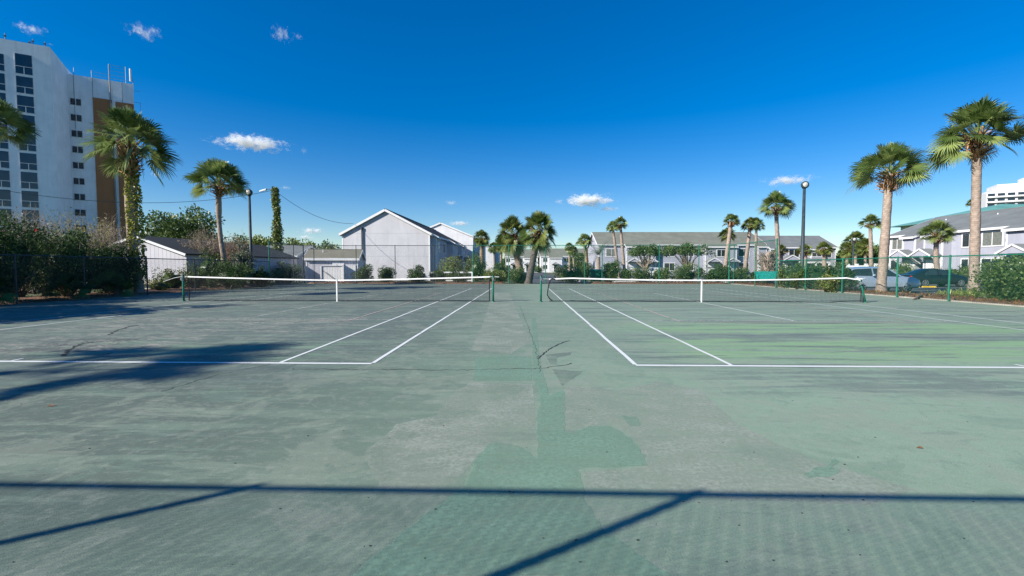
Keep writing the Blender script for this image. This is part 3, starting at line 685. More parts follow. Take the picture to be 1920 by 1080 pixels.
def palm(label, hx, hy, z, wpx, bxp, tw, seed=1, mat='frond', group='cabbage palms around the courts', boot=.9, flare=1.0, trunk='trunk', bend=0.0, base_h=0.0, vine=0, crown_kw={}, bulge=False, byp=540, name='palm_tree', rz=None, squash=1.0, cross=0):
    H = at(hx, hy, z); B = at(bxp, byp, z); B.z = base_h
    t = thing(name, B, label, 'palm tree', group); hh = H - B; s = wpx*z/840/4.55
    rng = random.Random(int(hx*7+hy)); n = 22; pts = []; rad = []; r = tw*z/840/2
    for i in range(n+1):
        f = i/n; bow = bend*math.sin(f*math.pi); p = Vector((hh.x*f + bow*_rt[0], hh.y*f, hh.z*f)); pts.append(p)
        q = r*(1.16-.22*f)*(1+.35*max(0, .06-f)/.06)
        if bulge: q *= 1+.35*math.exp(-((f-.80)/.10)**2) if f < .8 else 1.35-.15*(f-.8)/.2
        rad.append(q*.77*rng.uniform(.95, 1.05))
    mb = MB(); mb.tube([(0,0,-.2)]+pts[0:], [rad[0]]+rad, 12, True, .055, rng); mb.build('trunk', M[trunk], t, True)
    key = (seed % 3, flare)
    if boot:
        rb = rad[-1]
        if key not in _bt: o = make_boots(seed % 3, flare=flare).build('leaf_bases', M['boots']); _bt[key] = o.data; bpy.data.objects.remove(o)
        o = bpy.data.objects.new('leaf_bases', _bt[key]); COL.objects.link(o); o.parent = t; o.location = hh
        k_ = max(.55, rb/.15); o.scale = (k_*1.05, k_*1.05, boot*s/.9*.95); o.rotation_euler = (0, 0, rng.uniform(0, 6))
    o = bpy.data.objects.new('crown', crown_mesh(seed, mat, **crown_kw)); COL.objects.link(o); o.parent = t; o.location = hh + Vector((0,0,.05)); o.scale = (s, s, s*squash)
    o.rotation_euler = (0, 0, rng.uniform(0, 6.28) if rz is None else rz)
    if cross:   # criss-cross old leaf bases down the trunk
        cb = MB(); m_ = 150
        for i in range(m_):
            f = cross + (1-cross)*i/m_*.97; a = i*2.4; p = pts[0].lerp(pts[-1], f); rr = rad[int(f*n)]; d = Vector((math.cos(a), math.sin(a), 0)); s_ = Vector((-d.y, d.x, 0))
            cb.tone = rng.uniform(.3, 1); p = p + d*rr*.8; e = p + d*.12 + Vector((0,0,.26)); cb.add([p-s_*.07, p+s_*.07, e-s_*.03, e+s_*.03], [(0,1,3,2)])
        cb.build('leaf_stubs', M['boots'], t)
    if vine:
        nr = np.random.default_rng(seed); m_ = vine; f = nr.uniform(.08, .93, m_); a = nr.uniform(0, 6.283, m_)
        base = np.array([pts[0].lerp(pts[-1], q) for q in f]); rr = np.array([rad[int(q*n)] for q in f])*(1+nr.uniform(0, .7, m_)*(.2+.8*np.abs(np.sin(f*21))))
        C_ = base + np.stack([np.cos(a)*rr, np.sin(a)*rr, nr.normal(size=m_)*.05], 1); dd = np.stack([np.cos(a), np.sin(a), -.6+0*a], 1)
        V, Q, T = leaves(nr, C_, .13, None, 1.5, 0, dd); npmesh('vine', V, Q, T, M['vine'], t)
    return t
ROUND = dict(nf=52, lo=-30, hi=84); UP = dict(nf=46, lo=-14, hi=84); FULL = dict(nf=74, lo=-62, hi=84, blade=.82, pet=1.05)
palm('palm whose dark crown reaches in at the left edge of the photo', -14, 232, 18, 140, -20, 15, 1, crown_kw=ROUND)
palm('tall palm at the left with its trunk wrapped in yellow green ivy', 243, 272, 24, 186, 262, 17, 2, vine=2700, trunk='trunk', boot=1.5, flare=1.2, crown_kw=ROUND, bend=-.25, rz=.6)
palm('palm with a swollen upper trunk leaning over dry shrubs, left of the lamp post', 410, 345, 32, 128, 432, 10, 3, bulge=True, crown_kw=UP, bend=-.3, flare=1.5)
palm('very tall palm right of the silver car, nearest the right edge', 1833, 252, 23.5, 176, 1826, 18, 4, crown_kw=ROUND, flare=1.6, boot=1.25, rz=1.0)
palm('tall palm standing right in front of the silver car', 1668, 324, 25, 156, 1652, 18, 5, crown_kw=UP, flare=1.3, boot=1.1, rz=2.2)
palm('palm just left of the tall lamp post on the right', 1455, 388, 44, 82, 1461, 9, 6, crown_kw=UP, flare=1.0)
palm('dark trunked palm leaning beside the middle gateway', 1010, 432, 40.2, 92, 991, 15, 7, 'frond_y', trunk='trunk_dark', crown_kw=FULL, boot=1.5, bend=.0, squash=1.15, byp=530)
palm('full crowned palm with criss-cross leaf bases left of the leaning palm', 960, 440, 42.5, 84, 980, 15, 8, 'frond_y', crown_kw=FULL, boot=1.0, cross=.1, squash=1.2)
palm('small palm in front of the second white gable', 903, 447, 60, 46, 904, 9, 9, 'frond_y', crown_kw=FULL, cross=.3)
palm('slim palm low behind the full crowned palm', 926, 464, 74, 30, 928, 5, 7, 'frond_y', crown_kw=FULL)
palm('slim palm close left of the full crowned palm', 940, 459, 68, 40, 939, 6, 8, 'frond_y', crown_kw=FULL)
palm('small far palm just right of the far road end', 1067, 463, 96, 24, 1068, 4, 9, 'frond_y', crown_kw=FULL)
palm('far palm with a slim trunk next to the pale house corner', 1074, 470, 86, 28, 1077, 4, 7, 'frond_y', crown_kw=FULL)
palm('dark crowned palm left of the big green roofed row', 1096, 452, 58, 40, 1103, 8, 8, crown_kw=ROUND, byp=515, cross=.4)
palm('left palm of the close pair before the green roofed row', 1149, 426, 66, 34, 1161, 6, 1, crown_kw=ROUND, byp=515, flare=1.0)
palm('right palm of the close pair before the green roofed row', 1163, 420, 62, 39, 1172, 7, 2, crown_kw=ROUND, byp=515)
palm('left palm of the three leaning palms right of the spreading trees', 1371, 416, 60, 42, 1357, 9, 3, crown_kw=ROUND, byp=515, boot=1.1)
palm('short palm tucked behind the three leaning palms', 1364, 441, 74, 40, 1362, 6, 4, 'frond_y', crown_kw=ROUND, byp=515)
palm('middle palm of the three leaning palms right of the spreading trees', 1407, 422, 61, 44, 1395, 8, 5, 'frond_y', crown_kw=ROUND, byp=515, boot=1.1)
palm('right palm of the three leaning palms, standing straighter', 1418, 422, 66, 38, 1417, 6, 6, 'frond_y', crown_kw=ROUND, byp=515)
palm('mid sized palm between the far bushes and the tall palm by the silver car', 1632, 419, 62, 48, 1634, 8, 9, crown_kw=UP, byp=515, flare=1.1)
palm('palm standing in front of the right townhouse row behind the black car', 1758, 438, 41, 72, 1763, 10, 1, crown_kw=ROUND, bend=-.25, byp=515, boot=1.3)
for i, (x, y, w, lab) in enumerate([(1464, 470, 34, 'short red trunked palm directly right of the tall fence corner'), (1509, 470, 36, 'short palm just right of the tall lamp post'), (1545, 467, 40, 'short palm at the right end of the far townhouse row')]):
    palm(lab, x, y, 66, w, x+1, 9, 4+i, 'frond_y', crown_kw=UP, byp=515, group='short palms before the far townhouses', boot=1.2)
for i, (x, y, w, z) in enumerate([(1604, 452, 52, 90), (1622, 462, 44, 86), (1588, 468, 40, 84)]):
    palm(['bushy far palm with the tallest crown behind the hedge, left of the mid sized palm', 'bushy far palm partly behind the mid sized palm trunk', 'bushy far palm nearest the townhouse row end'][i], x, y, z, w, x, 7, 7+i, 'frond_y', crown_kw=FULL, byp=515, group='bushy far palms', squash=1.1)
palm('far palm top poking up behind the right townhouse roof', 1822, 381, 95, 24, 1822, 4, 2, crown_kw=ROUND, group='bushy far palms')
palm('palm standing off to the left whose shadow lies across the near court', -3000, 0, 1, 1, -3000, 1, 3) if False else None
def palm_at(x, y, h, s, seed, label):
    t = thing('palm_tree', (x, y, 0), label, 'palm tree', 'cabbage palms around the courts'); mb = MB(); mb.tube([(0,0,-.2),(.35,.1,h*.5),(1.4,.3,h)], [.22,.17,.15], 12); mb.build('trunk', M['trunk'], t, True)
    o = bpy.data.objects.new('crown', crown_mesh(50+seed, 'frond', nf=15, lo=-25, hi=60)); COL.objects.link(o); o.parent = t; o.location = (1.4,.3,h); o.scale = (s,)*3
palm_at(-20.5, -2.6, 8.3, 1.15, 2, 'palm beside the near left corner of the courts, outside the photo')
tree((-22.3, 8.2), 2.4, 3.6, .3, 7.0, 'tall unseen evergreen added for shade behind the hedge, just outside the left edge of the photo', 'leaf_dark', 401, 9000, .34, k=60, spread=.30, group='evergreens added for shade beyond the left hedge')  # unseen tree, added to lengthen the shadow on the left court
tree((-21.6, 3.4), 1.6, 1.9, .3, 6.0, 'smaller unseen evergreen added for shade behind the hedge, further outside the left edge', 'leaf_dark', 402, 6000, .30, k=40, spread=.32, group='evergreens added for shade beyond the left hedge')  # second unseen tree, added to fill out that shadow
def feather(label, hx, hy, z, w, bxp, seed, mat='frond_p', arch=True):   # pindo palm with arching feather fronds
    H = at(hx, hy, z); B = at(bxp, 515, z); B.z = 0; t = thing('feather_palm', B, label, 'palm tree'); rng = random.Random(seed); s = w*z/840/2; V = []; Q = []; T = []
    hh = H - B; mb = MB(); mb.tube([(0,0,-.1), hh*.5, hh], [.28,.24,.22], 10, True, .06, rng); mb.build('trunk', M['trunk'], t)
    for f in range(26):
        az = f*2.4; el = R(rng.uniform(20, 78)); pts = []; d = Vector((math.cos(az)*math.cos(el), math.sin(az)*math.cos(el), math.sin(el))); p = hh.copy(); tt = rng.uniform(.1, .9)
        for i in range(15):
            pts.append(p.copy()); p += d*s*.12; d = (d + Vector((0,0,-.13))).normalized()
        for i in range(2, 14):
            dd = (pts[i+1 if i < 14 else i]-pts[i-1]).normalized(); sd = dd.cross(Vector((0,0,1))).normalized()
            for sg in (1, -1):
                e = pts[i] + sd*sg*s*.22*math.sin((i+1)/15*3.0) + dd*s*.12 + Vector((0,0,s*.03)); b_ = len(V); w_ = s*.028
                V += [tuple(pts[i]-dd*w_), tuple(pts[i]+dd*w_), tuple(e+dd*.004), tuple(e-dd*.004)]; Q.append((b_, b_+1, b_+2, b_+3)); T += [tt]*4
    npmesh('crown', V, Q, T, M[mat], t)
feather('pale arching feather palm beside the green bin', 1122, 482, 56, 46, 1122, 3)
# old shaggy palm stump covered in grey stubs near the bench
P_ = at(1440, 530, 42); t = thing('shaggy_palm_trunk', xyz(P_, 0), 'shaggy grey palm trunk bristling with old leaf stubs behind the teal bench', 'palm tree')
mb = MB(); rng = random.Random(5)
mb.tube([(0,0,-.1),(0,0,1.2),(0,0,2.2),(0,0,2.9)], [.5,.55,.45,.2], 12, True, .08, rng); mb.build('trunk', M['trunk'], t)
mb = MB()
for i in range(420):
    a = rng.uniform(0, 6.283); z = rng.uniform(.1, 2.6); d = Vector((math.cos(a), math.sin(a), 0)); p = d*.45+Vector((0,0,z)); e = p + d*rng.uniform(.15,.5)*(.5+z*.3)+Vector((0,0,rng.uniform(.1,.6))); mb.tone = rng.random(); mb.beam(p, e, .05, .03)
mb.build('leaf_stubs', M['twig'], t)

# ------------------------------------------------------------------ shrubs, hedges, trees
seedc = [100]
def sh(px, z, w, top, label, mat='leaf', n=3000, size=.09, base_py=None, dy=1.0, **k):
    """w = width in px, top = pixel row of the top"""
    seedc[0] += 1; p = at(px, 520, z); ht = CH + (502-top)/840*z
    return shrub((p.x, p.y, 0), w*z/840/2, w*z/840/2*dy, ht, label, mat, seedc[0], n, size, **k)
# left hedge, seen against the light
HX = -21.3
for i, (y, h, r, lab, fl) in enumerate([(12.0, 4.3, 1.8, 'dark hedge shrub at the very left edge with a few red flowers', 8), (14.9, 4.0, 1.8, 'dark hedge shrub second from the left edge', 9),
        (17.7, 3.6, 1.75, 'dark hedge shrub in the middle of the left hedge, behind the fence post', 3), (20.4, 3.3, 1.6, 'dark hedge shrub right of the middle of the left hedge', 0),
        (22.9, 2.7, 1.2, 'dark thin hedge shrub left of the ivy wrapped palm', 0), (9.6, 5.4, 1.9, 'dark hedge shrub just outside the left edge of the photo', 0), (6.6, 5.9, 1.9, 'dark hedge shrub farthest toward the camera on the left', 0), (3.8, 5.4, 1.7, 'tall dark hedge shrub toward the near left corner', 0)]):
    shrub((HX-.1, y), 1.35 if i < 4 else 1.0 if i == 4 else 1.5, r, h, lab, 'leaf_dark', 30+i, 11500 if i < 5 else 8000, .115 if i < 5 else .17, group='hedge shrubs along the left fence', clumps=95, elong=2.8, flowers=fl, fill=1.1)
for i, (px, z, h, w, leaf, nl, lab) in enumerate([(25, 20.5, 4.1, 95, 'leaf_dry', 300, 'bare pinkish twigs rising over the hedge at the far left'), (95, 21.5, 4.3, 95, 'leaf_grey', 900, 'bare twiggy shrub above the hedge left of the tower corner'),
        (150, 23, 4.3, 100, 'vine', 2200, 'yellowish twiggy shrub above the hedge in front of the tower'), (205, 25.5, 4.5, 80, 'leaf_dry', 1500, 'dry tan shrub above the hedge close to the ivy wrapped palm'), (60, 24, 4.6, 80, 'leaf_dry', 500, 'bare grey shrub behind the left hedge')]):
    p = at(px, 500, z); twiggy((p.x, p.y), w*z/840/2, 1.2, h, lab, 60+i, 110, nl=nl, leaf=leaf, size=.09, group='twiggy shrubs above the left hedge', r0=.011)
def fanplant(loc, s, label, seed, mat='leaf_grey'):
    t = thing('fan_palm', loc, label, 'plant', 'low fan palms in the left hedge'); o = bpy.data.objects.new('crown', crown_mesh(20+seed, mat, nf=14, lo=10, hi=80)); COL.objects.link(o); o.parent = t; o.scale = (s,)*3
for i, (y, lab) in enumerate([(15.8, 'low fan palm in the hedge shade, left of the low fence post'), (18.9, 'low fan palm in the hedge shade, just right of the low fence post'), (21.0, 'low fan palm in the hedge shade nearest the ivy wrapped palm')]):
    fanplant((-19.95, y, .3), .62, lab, i, 'leaf_dark')
sh(322, 29, 70, 503, 'green undergrowth below the pale boarded shed', 'leaf_bright', 1500, .11, clumps=24)
sh(300, 26.5, 36, 525, 'low yellow green weeds by the left fence corner', 'vine', 600, .08, clumps=14)
# big green tree behind the left shed, and the bank of shrubs
p = at(338, 500, 58); tree((p.x, p.y), 4.9, 4, 2.2, 9.0, 'large round green tree behind the pale boarded shed', 'leaf', 201, 11000, .36, k=80, spread=.24)
p = at(385, 500, 34); twiggy((p.x, p.y), 1.6, 1.6, 4.5, 'dry tan bush below the swollen palm', 71, 150, nl=4200, leaf='leaf_dry', size=.10, r0=.012)
sh(395, 31, 68, 470, 'green shrub below the dry tan bush behind the left net', 'leaf', 2600, .11, clumps=40)
p = at(441, 500, 34); twiggy((p.x, p.y), .95, 1.0, 4.0, 'rusty orange bush right of the swollen palm', 72, 90, nl=2200, leaf='leaf_red', size=.10, r0=.012)
sh(452, 31.5, 50, 452, 'dark mottled bush between the rusty bush and the tall fence corner', 'leaf_grey', 2800, .11, clumps=40)
sh(365, 30, 44, 505, 'dark green weeds climbing the low fence behind the left net post', 'leaf', 1400, .10)
sh(430, 29.5, 90, 492, 'wide shaded shrub at the foot of the palm behind the left net', 'leaf_dark', 3600, .11, clumps=50, dy=.6)
sh(490, 32.5, 60, 497, 'low dark shrub at the base of the tall fence corner', 'leaf_dark', 2200, .10, dy=.7)
sh(540, 41.5, 72, 494, 'dark shrub with a sunny yellow top right of the tall fence corner', 'leaf', 2600, .12, dy=.6)
sh(527, 40.8, 34, 492, 'yellow green topped bush beside the tall corner post', 'leaf_bright', 1200, .11)
for i, (px, w, top) in enumerate([(500, 70, 436), (455, 60, 444), (575, 70, 452), (620, 60, 458), (548, 50, 449)]):
    p = at(px, 500, 72+i*3); z = 72+i*3
    tree((p.x, p.y), w*z/840/2, 3, 1.0, CH+(502-top)/840*z, ['bushy far tree left of the ivy covered pole', 'far tree behind the lamp post', 'low far tree behind the small grey house', 'low far tree left of the big grey gable', 'far tree right of the ivy covered pole'][i], 'leaf_bright' if i % 2 == 0 else 'leaf', 210+i, 3200, .40, k=36, group='far trees on the left', spread=.3)
# bushes along the back fence
for px, z, w, top, mat, lab in [(683, 41.3, 34, 500, 'leaf', 'round green bush in front of the small shed corner'), (724, 41.3, 30, 500, 'leaf', 'round green bush left of centre before the big gable'), (781, 41.3, 32, 499, 'leaf', 'round green bush right of centre before the big gable'),
        (845, 46, 50, 481, 'leaf_bright', 'tall sunny bush against the shaded side of the big grey house'), (822, 42, 28, 504, 'leaf', 'small bush at the corner of the big grey house'), (893, 50, 48, 478, 'leaf', 'tall bush right of the tall sunny bush'),
        (862, 41.5, 34, 505, 'leaf', 'low bush in front of the tall sunny bush'), (925, 43, 46, 507, 'leaf_bright', 'low bright bush left of the thick palm trunk'), (941, 44, 34, 492, 'leaf_dark', 'dark bush in the shade left of the gate palms'),
        (970, 41.2, 34, 503, 'leaf', 'flowering shrub around the foot of the criss-cross palm'), (1072, 43, 44, 499, 'leaf', 'shrub right of the road beside the green bin'), (1097, 46, 30, 492, 'leaf', 'upright shrub left of the green bin'),
        (1143, 43, 34, 496, 'leaf', 'shrub right of the green bin'), (1150, 47, 30, 486, 'leaf_dark', 'darker shrub behind the one right of the green bin'), (1174, 43, 20, 503, 'leaf_dark', 'narrow dark shrub below the pair of palms'), (1200, 42.5, 34, 500, 'leaf', 'shrub below the left spreading tree'),
        (1238, 42.5, 34, 502, 'leaf', 'shrub below the gap of the spreading trees'), (1286, 42, 56, 498, 'leaf', 'broad shrub below the right spreading tree'), (1345, 42, 66, 496, 'leaf_dark', 'broad dark shrub left of the two green corner posts'),
        (1390, 41.5, 50, 505, 'leaf', 'low shrub behind the teal bench, left half'), (1425, 41, 30, 508, 'leaf', 'low shrub right behind the teal bench'),
        (1052, 50, 22, 500, 'leaf_grey', 'small greyish bush at the right kerb of the road'), (1010, 132, 24, 499, 'leaf', 'far bush by the small pale houses')]:
    sh(px, z, w, top, lab, mat, int(1800+w*70), .11 if z < 48 else .15, group='bushes beyond the far fence', clumps=30, fill=1.25)
for i, (px, w, top, lab) in enumerate([(1488, 60, 495, 'hedge shrub just right of the tall fence corner'), (1532, 56, 494, 'hedge shrub in the middle of the right rear hedge'), (1575, 58, 494, 'hedge shrub nearest the rear of the silver car'), (1512, 60, 505, 'lower hedge shrub before the lamp post')]):
    z = [30.5, 28.2, 25.9, 29][i]; sh(px, z, w, top, lab, 'leaf' if i != 1 else 'leaf_dark', 6500, .10, group='hedge along the right fence', clumps=50, dy=.7)
sh(1553, 25.6, 44, 519, 'low yellowish shrub at the foot of the right rear hedge', 'leaf_bright', 1100, .09)
# near right hedge
for i, (y, h, lab) in enumerate([(18.9, 1.62, 'lush hedge shrub right of the very tall palm'), (16.9, 1.66, 'lush hedge shrub at the right edge of the photo'), (15.0, 1.66, 'lush hedge shrub just beyond the right edge'), (12.9, 1.6, 'lush hedge shrub further right outside the photo')]):
    shrub((20.3-.25*i, y), 1.1, 1.3, h, lab, 'leaf', 80+i, 15000, .115, group='hedge along the near right fence', clumps=120, fill=1.25)
for i, (px, py, w, lab) in enumerate([(1795, 560, 40, 'grassy weeds at the foot of the second low fence post'), (1822, 552, 40, 'spiky weeds at the foot of the very tall palm')]):
    p = gnd(px, py); p.x = max(p.x, 18.3); p = xyz(at(px, 555, 21.5), .03); p.x = max(p.x, 18.5)
    rng = np.random.default_rng(5+i); n = 420; C_ = rng.normal(size=(n, 3))*np.array([.38, .38, .02]); C_[:, 2] = np.abs(C_[:, 2]); t = thing('weed', p, lab, 'plant', 'weeds by the low fence')
    V, Q, T = leaves(rng, C_, .30 + .06*i, None, 11, 1.0); npmesh('blades', V, Q, T, M['leaf_bright'], t)
for px, z, w, top, lab in [(1697, 52, 34, 490, 'round bush at the left corner of the right townhouse row'), (1785, 44, 70, 497, 'clipped bush behind the black car'), (1815, 40, 56, 500, 'clipped bush right behind the black car hood'), (1650, 50, 40, 497, 'bush at the end of the white garden wall')]:
    sh(px, z, w, top, lab, 'leaf', 2600, .12, group='bushes before the right townhouses', clumps=30)
# spreading trees in front of the green roofed row
for px, z, w, lo_, top, lab, sd in [(1212, 52, 76, 484, 459, 'left spreading tree with flat crown before the green roofed row', 1), (1286, 52, 104, 483, 457, 'right spreading tree with flat crown before the green roofed row', 2)]:
    p = at(px, 510, z); tree((p.x, p.y), w*z/840/2, 2.2, CH+(502-lo_)/840*z-.6, CH+(502-top)/840*z+.1, lab, 'leaf', 300+sd, 5200, .17, name='spreading_tree', k=60, trunk_r=.16, group='spreading trees', flat=True, spread=.20, bark='trunk')
for i, (px, z, w, top, mat, lab) in enumerate([(1640, 92, 60, 455, 'leaf_dark', 'dark far trees clump behind the mid sized palm'), (1580, 100, 44, 470, 'leaf_bright', 'low bright far tree right of the far townhouses'), (1605, 95, 60, 478, 'leaf', 'broad low far tree behind the white garden wall'), (1660, 95, 50, 468, 'leaf_bright', 'bright far tree left of the right townhouses'), (1085, 120, 40, 478, 'leaf', 'far tree behind the slim palms')]):
    p = at(px, 500, z); tree((p.x, p.y), w*z/840/2, 3, .3, CH+(502-top)/840*z, lab, mat, 320+i, 2600, .45, k=30, group='far trees on the right', spread=.32)
# far wood on the horizon
nr = np.random.default_rng(9); n = 26000; ang = nr.uniform(R(28), R(152), n); rad = nr.uniform(260, 330, n); hh = 3.2+2.6*np.sin(ang*37)+1.6*np.sin(ang*91+1)
C_ = np.stack([np.cos(ang)*rad, np.sin(ang)*rad, nr.uniform(0, 1, n)**.7*(5+hh)], 1); V, Q, T = leaves(nr, C_, 2.2, None, 1.6)
o = npmesh('far_wood', V, Q, T, M['leaf']); tag(o, 'distant belt of trees low along the horizon behind the houses', 'woodland', kind='stuff')

# ------------------------------------------------------------------ buildings
def window(par, x, z, w, h, y=0.0, panes=2, glass='glass', fr=.11, name='window'):
    f = MB()
    f.box(x-w/2-fr, x+w/2+fr, y-.06, y+.02, z-fr, z); f.box(x-w/2-fr, x+w/2+fr, y-.06, y+.02, z+h, z+h+fr)
    f.box(x-w/2-fr, x-w/2, y-.058, y+.02, z, z+h); f.box(x+w/2, x+w/2+fr, y-.058, y+.02, z, z+h)
    for k in range(1, panes): q = x-w/2+w*k/panes; f.box(q-.03, q+.03, y-.055, y+.02, z, z+h)
    o = f.build(name, M['white'], par); g = MB(); g.box(x-w/2+.002, x+w/2-.002, y-.03, y+.01, z+.002, z+h-.002); g.build('pane', M[glass], o)
    return o
def door(par, x, w=1.0, h=2.1, y=0.0, mat='white', z=.1):
    f = MB(); f.box(x-w/2-.1, x-w/2, y-.06, y+.02, z, z+h); f.box(x+w/2, x+w/2+.1, y-.06, y+.02, z, z+h); f.box(x-w/2-.1, x+w/2+.1, y-.062, y+.02, z+h, z+h+.1)
    o = f.build('door', M['white'], par); g = MB(); g.box(x-w/2, x+w/2, y-.03, y+.01, z, z+h)
    for zz in (.25, 1.15): g.box(x-w/2+.14, x-.05, y-.045, y-.03, z+zz, z+zz+.75); g.box(x+.05, x+w/2-.14, y-.045, y-.03, z+zz, z+zz+.75)
    g.build('door_leaf', M[mat], o); k = MB(); k.tube([(x+w/2-.1, y-.03, z+1), (x+w/2-.1, y-.1, z+1)], .035, 8); k.build('handle', M['dark_steel'], o)
def porch(par, x, y, z=2.5, w=2.2, d=1.1, roof='roof', brace=True):
    hgt = w*.27; r = MB()
    for sg in (-1, 1):
        a = [(x, y-d, z+hgt), (x, y+.02, z+hgt), (x+sg*w/2, y+.02, z), (x+sg*w/2, y-d, z)]; up = Vector((0,0,.08))
        p = [Vector(q) for q in a]; P8 = p + [q+up for q in p]; P8 = P8 if sg < 0 else [P8[i] for i in (3,2,1,0,7,6,5,4)]; r.hexa(P8)
    o = r.build('porch_roof', M[roof], par); f = MB()
    for sg in (-1, 1): f.beam((x, y-d-.03, z+hgt+.0), (x+sg*(w/2+.04), y-d-.03, z-.03), .05, .17)
    f.build('porch_trim', M['white'], o); g = MB(); g.prism([(x-w/2+.1, z-.02), (x+w/2-.1, z-.02), (x, z+hgt-.07)], y-d+.06, y-d+.12); g.build('porch_gable', M['siding'], o)
    if brace:
        k = MB()
        for sg in (-1, 1): k.beam((x+sg*(w/2-.12), y-.02, z-.9), (x+sg*(w/2-.12), y-d+.1, z-.05), .09); k.beam((x+sg*(w/2-.12), y, z-.06), (x+sg*(w/2-.12), y-d+.05, z-.06), .09)
        k.build('porch_bracket', M['white'], o)
def house(label, loc, rz, L, D, ev, rg, wall='siding', roof='roof', bays=(), oh=.3, name='townhouse_row', cat='house', group=None, trims=True, gable_wall=None, zb=-.15, slabth=.14):
    t = thing(name, loc, label, cat, group, rz); sl = (rg-ev)/(D/2)
    w = MB(); w.prismx([(0, zb), (0, ev), (D/2, rg), (D, ev), (D, zb)][::-1], 0, L)
    for x0, x1, p in bays: w.prismx([(.01, zb), (-p, zb), (-p, ev-sl*p-.02), (.01, ev-.02)], x0, x1)
    w.build('wall', M[wall], t)
    r = MB(); th = slabth
    def slab(x0, x1, ya, za, yb, zb_, lift=.0):
        r.hexa([(x0, ya, za+lift), (x1, ya, za+lift), (x1, yb, zb_+lift), (x0, yb, zb_+lift), (x0, ya, za+th+lift), (x1, ya, za+th+lift), (x1, yb, zb_+th+lift), (x0, yb, zb_+th+lift)])
    slab(-oh, L+oh, -oh, ev-sl*oh+.01, D/2, rg+.01); slab(-oh, L+oh, D/2, rg+.01, D+oh, ev-sl*oh+.01)
    r.box(-oh, L+oh, D/2-.12, D/2+.12, rg+th-.03, rg+th+.035)
    for x0, x1, p in bays: slab(x0-.15, x1+.15, -p-oh, ev-sl*(p+oh)+.01, .8, ev+sl*.8+.01, .04)
    ro = r.build('roof', M[roof], t)
    f = MB()
    segs = []; cur = -oh
    for x0, x1, p in sorted(bays): segs.append((cur, x0-.16)); cur = x1+.16
    segs.append((cur, L+oh))
    for x0, x1 in segs:
        if x1 > x0: f.box(x0, x1, -oh-.03, -oh-.003, ev-sl*oh-.12, ev-sl*oh+th-.02)
    f.box(-oh, L+oh, D+oh+.003, D+oh+.03, ev-sl*oh-.12, ev-sl*oh+th-.02)
    for x0, x1, p in bays:
        f.box(x0-.15, x1+.15, -p-oh-.03, -p-oh-.003, ev-sl*(p+oh)-.08, ev-sl*(p+oh)+th+.02)
        for xe in (x0-.165, x1+.165): f.beam((xe, -p-oh, ev-sl*(p+oh)+.05), (xe, -oh+.2, ev-sl*(oh-.2)+.05), .025, .2)
    for xe in (-oh-.015, L+oh+.015):
        f.beam((xe, -oh, ev-sl*oh+.02), (xe, D/2, rg+.02), .028, .26); f.beam((xe, D+oh, ev-sl*oh+.02), (xe, D/2, rg+.02), .028, .26)
    f.build('fascia', M['white'], t)
    if trims:
        c = MB()
        for xe in (-.02, L-.12): c.box(xe, xe+.14, -.03, .12, zb, ev-.2); c.box(xe, xe+.14, D-.12, D+.03, zb, ev-.2)
        for x0, x1, p in bays:
            for xe in (x0-.02, x1-.12): c.box(xe, xe+.14, -p-.03, -p+.12, zb, ev-sl*p-.14)
        c.build('corner_trim', M['white'], t)
    return t
# --- big grey gable row (left of centre); local x runs away from the camera, front faces +X
p = at(806, 502, 54); zc_ = -.15
hC = house('long grey two storey row seen gable end on, with its right side in shade', (p.x, p.y, 0), R(90), 30, 10.6, 5.5, 8.28, 'stucco', 'roof_dark', bays=[(.8, 2.0, .7), (12.3, 16.5, .9), (21.5, 25, .9)], oh=.28)
for x in (5.5, 9.5, 19, 27.5): window(hC, x, 3.5, 1.3, 1.2); window(hC, x, 1.0, 1.3, 1.2)
for x in (14.4, 23.2): door(hC, x, 1.0, 2.1, -.9); porch(hC, x, -.9, 2.5, roof='roof_dark')
mb = MB(); mb.tube([(-.14, 8.15, -.1), (-.14, 8.15, 6.0)], .09, 8); mb.tube([(-.14, 8.15, 6.0), (-.14, 8.15, 6.25)], .14, 8); mb.build('vent_pipe', M['dark_steel'], hC)
for k, (px1, z, hw, ap, ev, lab) in enumerate([(887, 86, 6.2, 9.9, 7.35, 'bright white gable wall rising behind the long grey row'), (926, 118, 6.5, 9.3, 6.8, 'small far white gable behind the bright white gable')]):
    p = at(px1, 502, z); h_ = house(lab, (p.x, p.y, 0), R(90), 24, hw*2, ev, ap, 'white_wall', 'roof_dark', bays=[(3, 7, .9), (13, 17, .9)], oh=.2, group='row continuing behind the long grey row')
    for x in (1.5, 10, 20): window(h_, x, 3.6, 1.2, 1.2); window(h_, x, 1.0, 1.2, 1.2)
# --- far centre houses
for px0, px1, z, lab, sd in [(948, 1008, 158, 'far small two storey house left of the road end', 0), (1014, 1116, 152, 'far two storey row with two dark doorways at the road end', 1)]:
    a = at(px0, 502, z); e = at(px1, 502, z); L = (e-a).length
    h_ = house(lab, (a.x, a.y, 0), PSI, L, 9, 5.4, 7.9, 'white_wall', 'roof', bays=[(L*.15, L*.38, 1.2), (L*.58, L*.8, 1.2)], oh=.3, group='far houses at the road end')
    for f in (.265, .69): door(h_, L*f, 1.1, 2.2, -1.2, 'dark_steel'); porch(h_, L*f, -1.2, 2.6, 2.8, 1.4)
    for f in (.08, .47, .9): window(h_, L*f, 3.4, 1.4, 1.3); window(h_, L*f, 1, 1.4, 1.3)
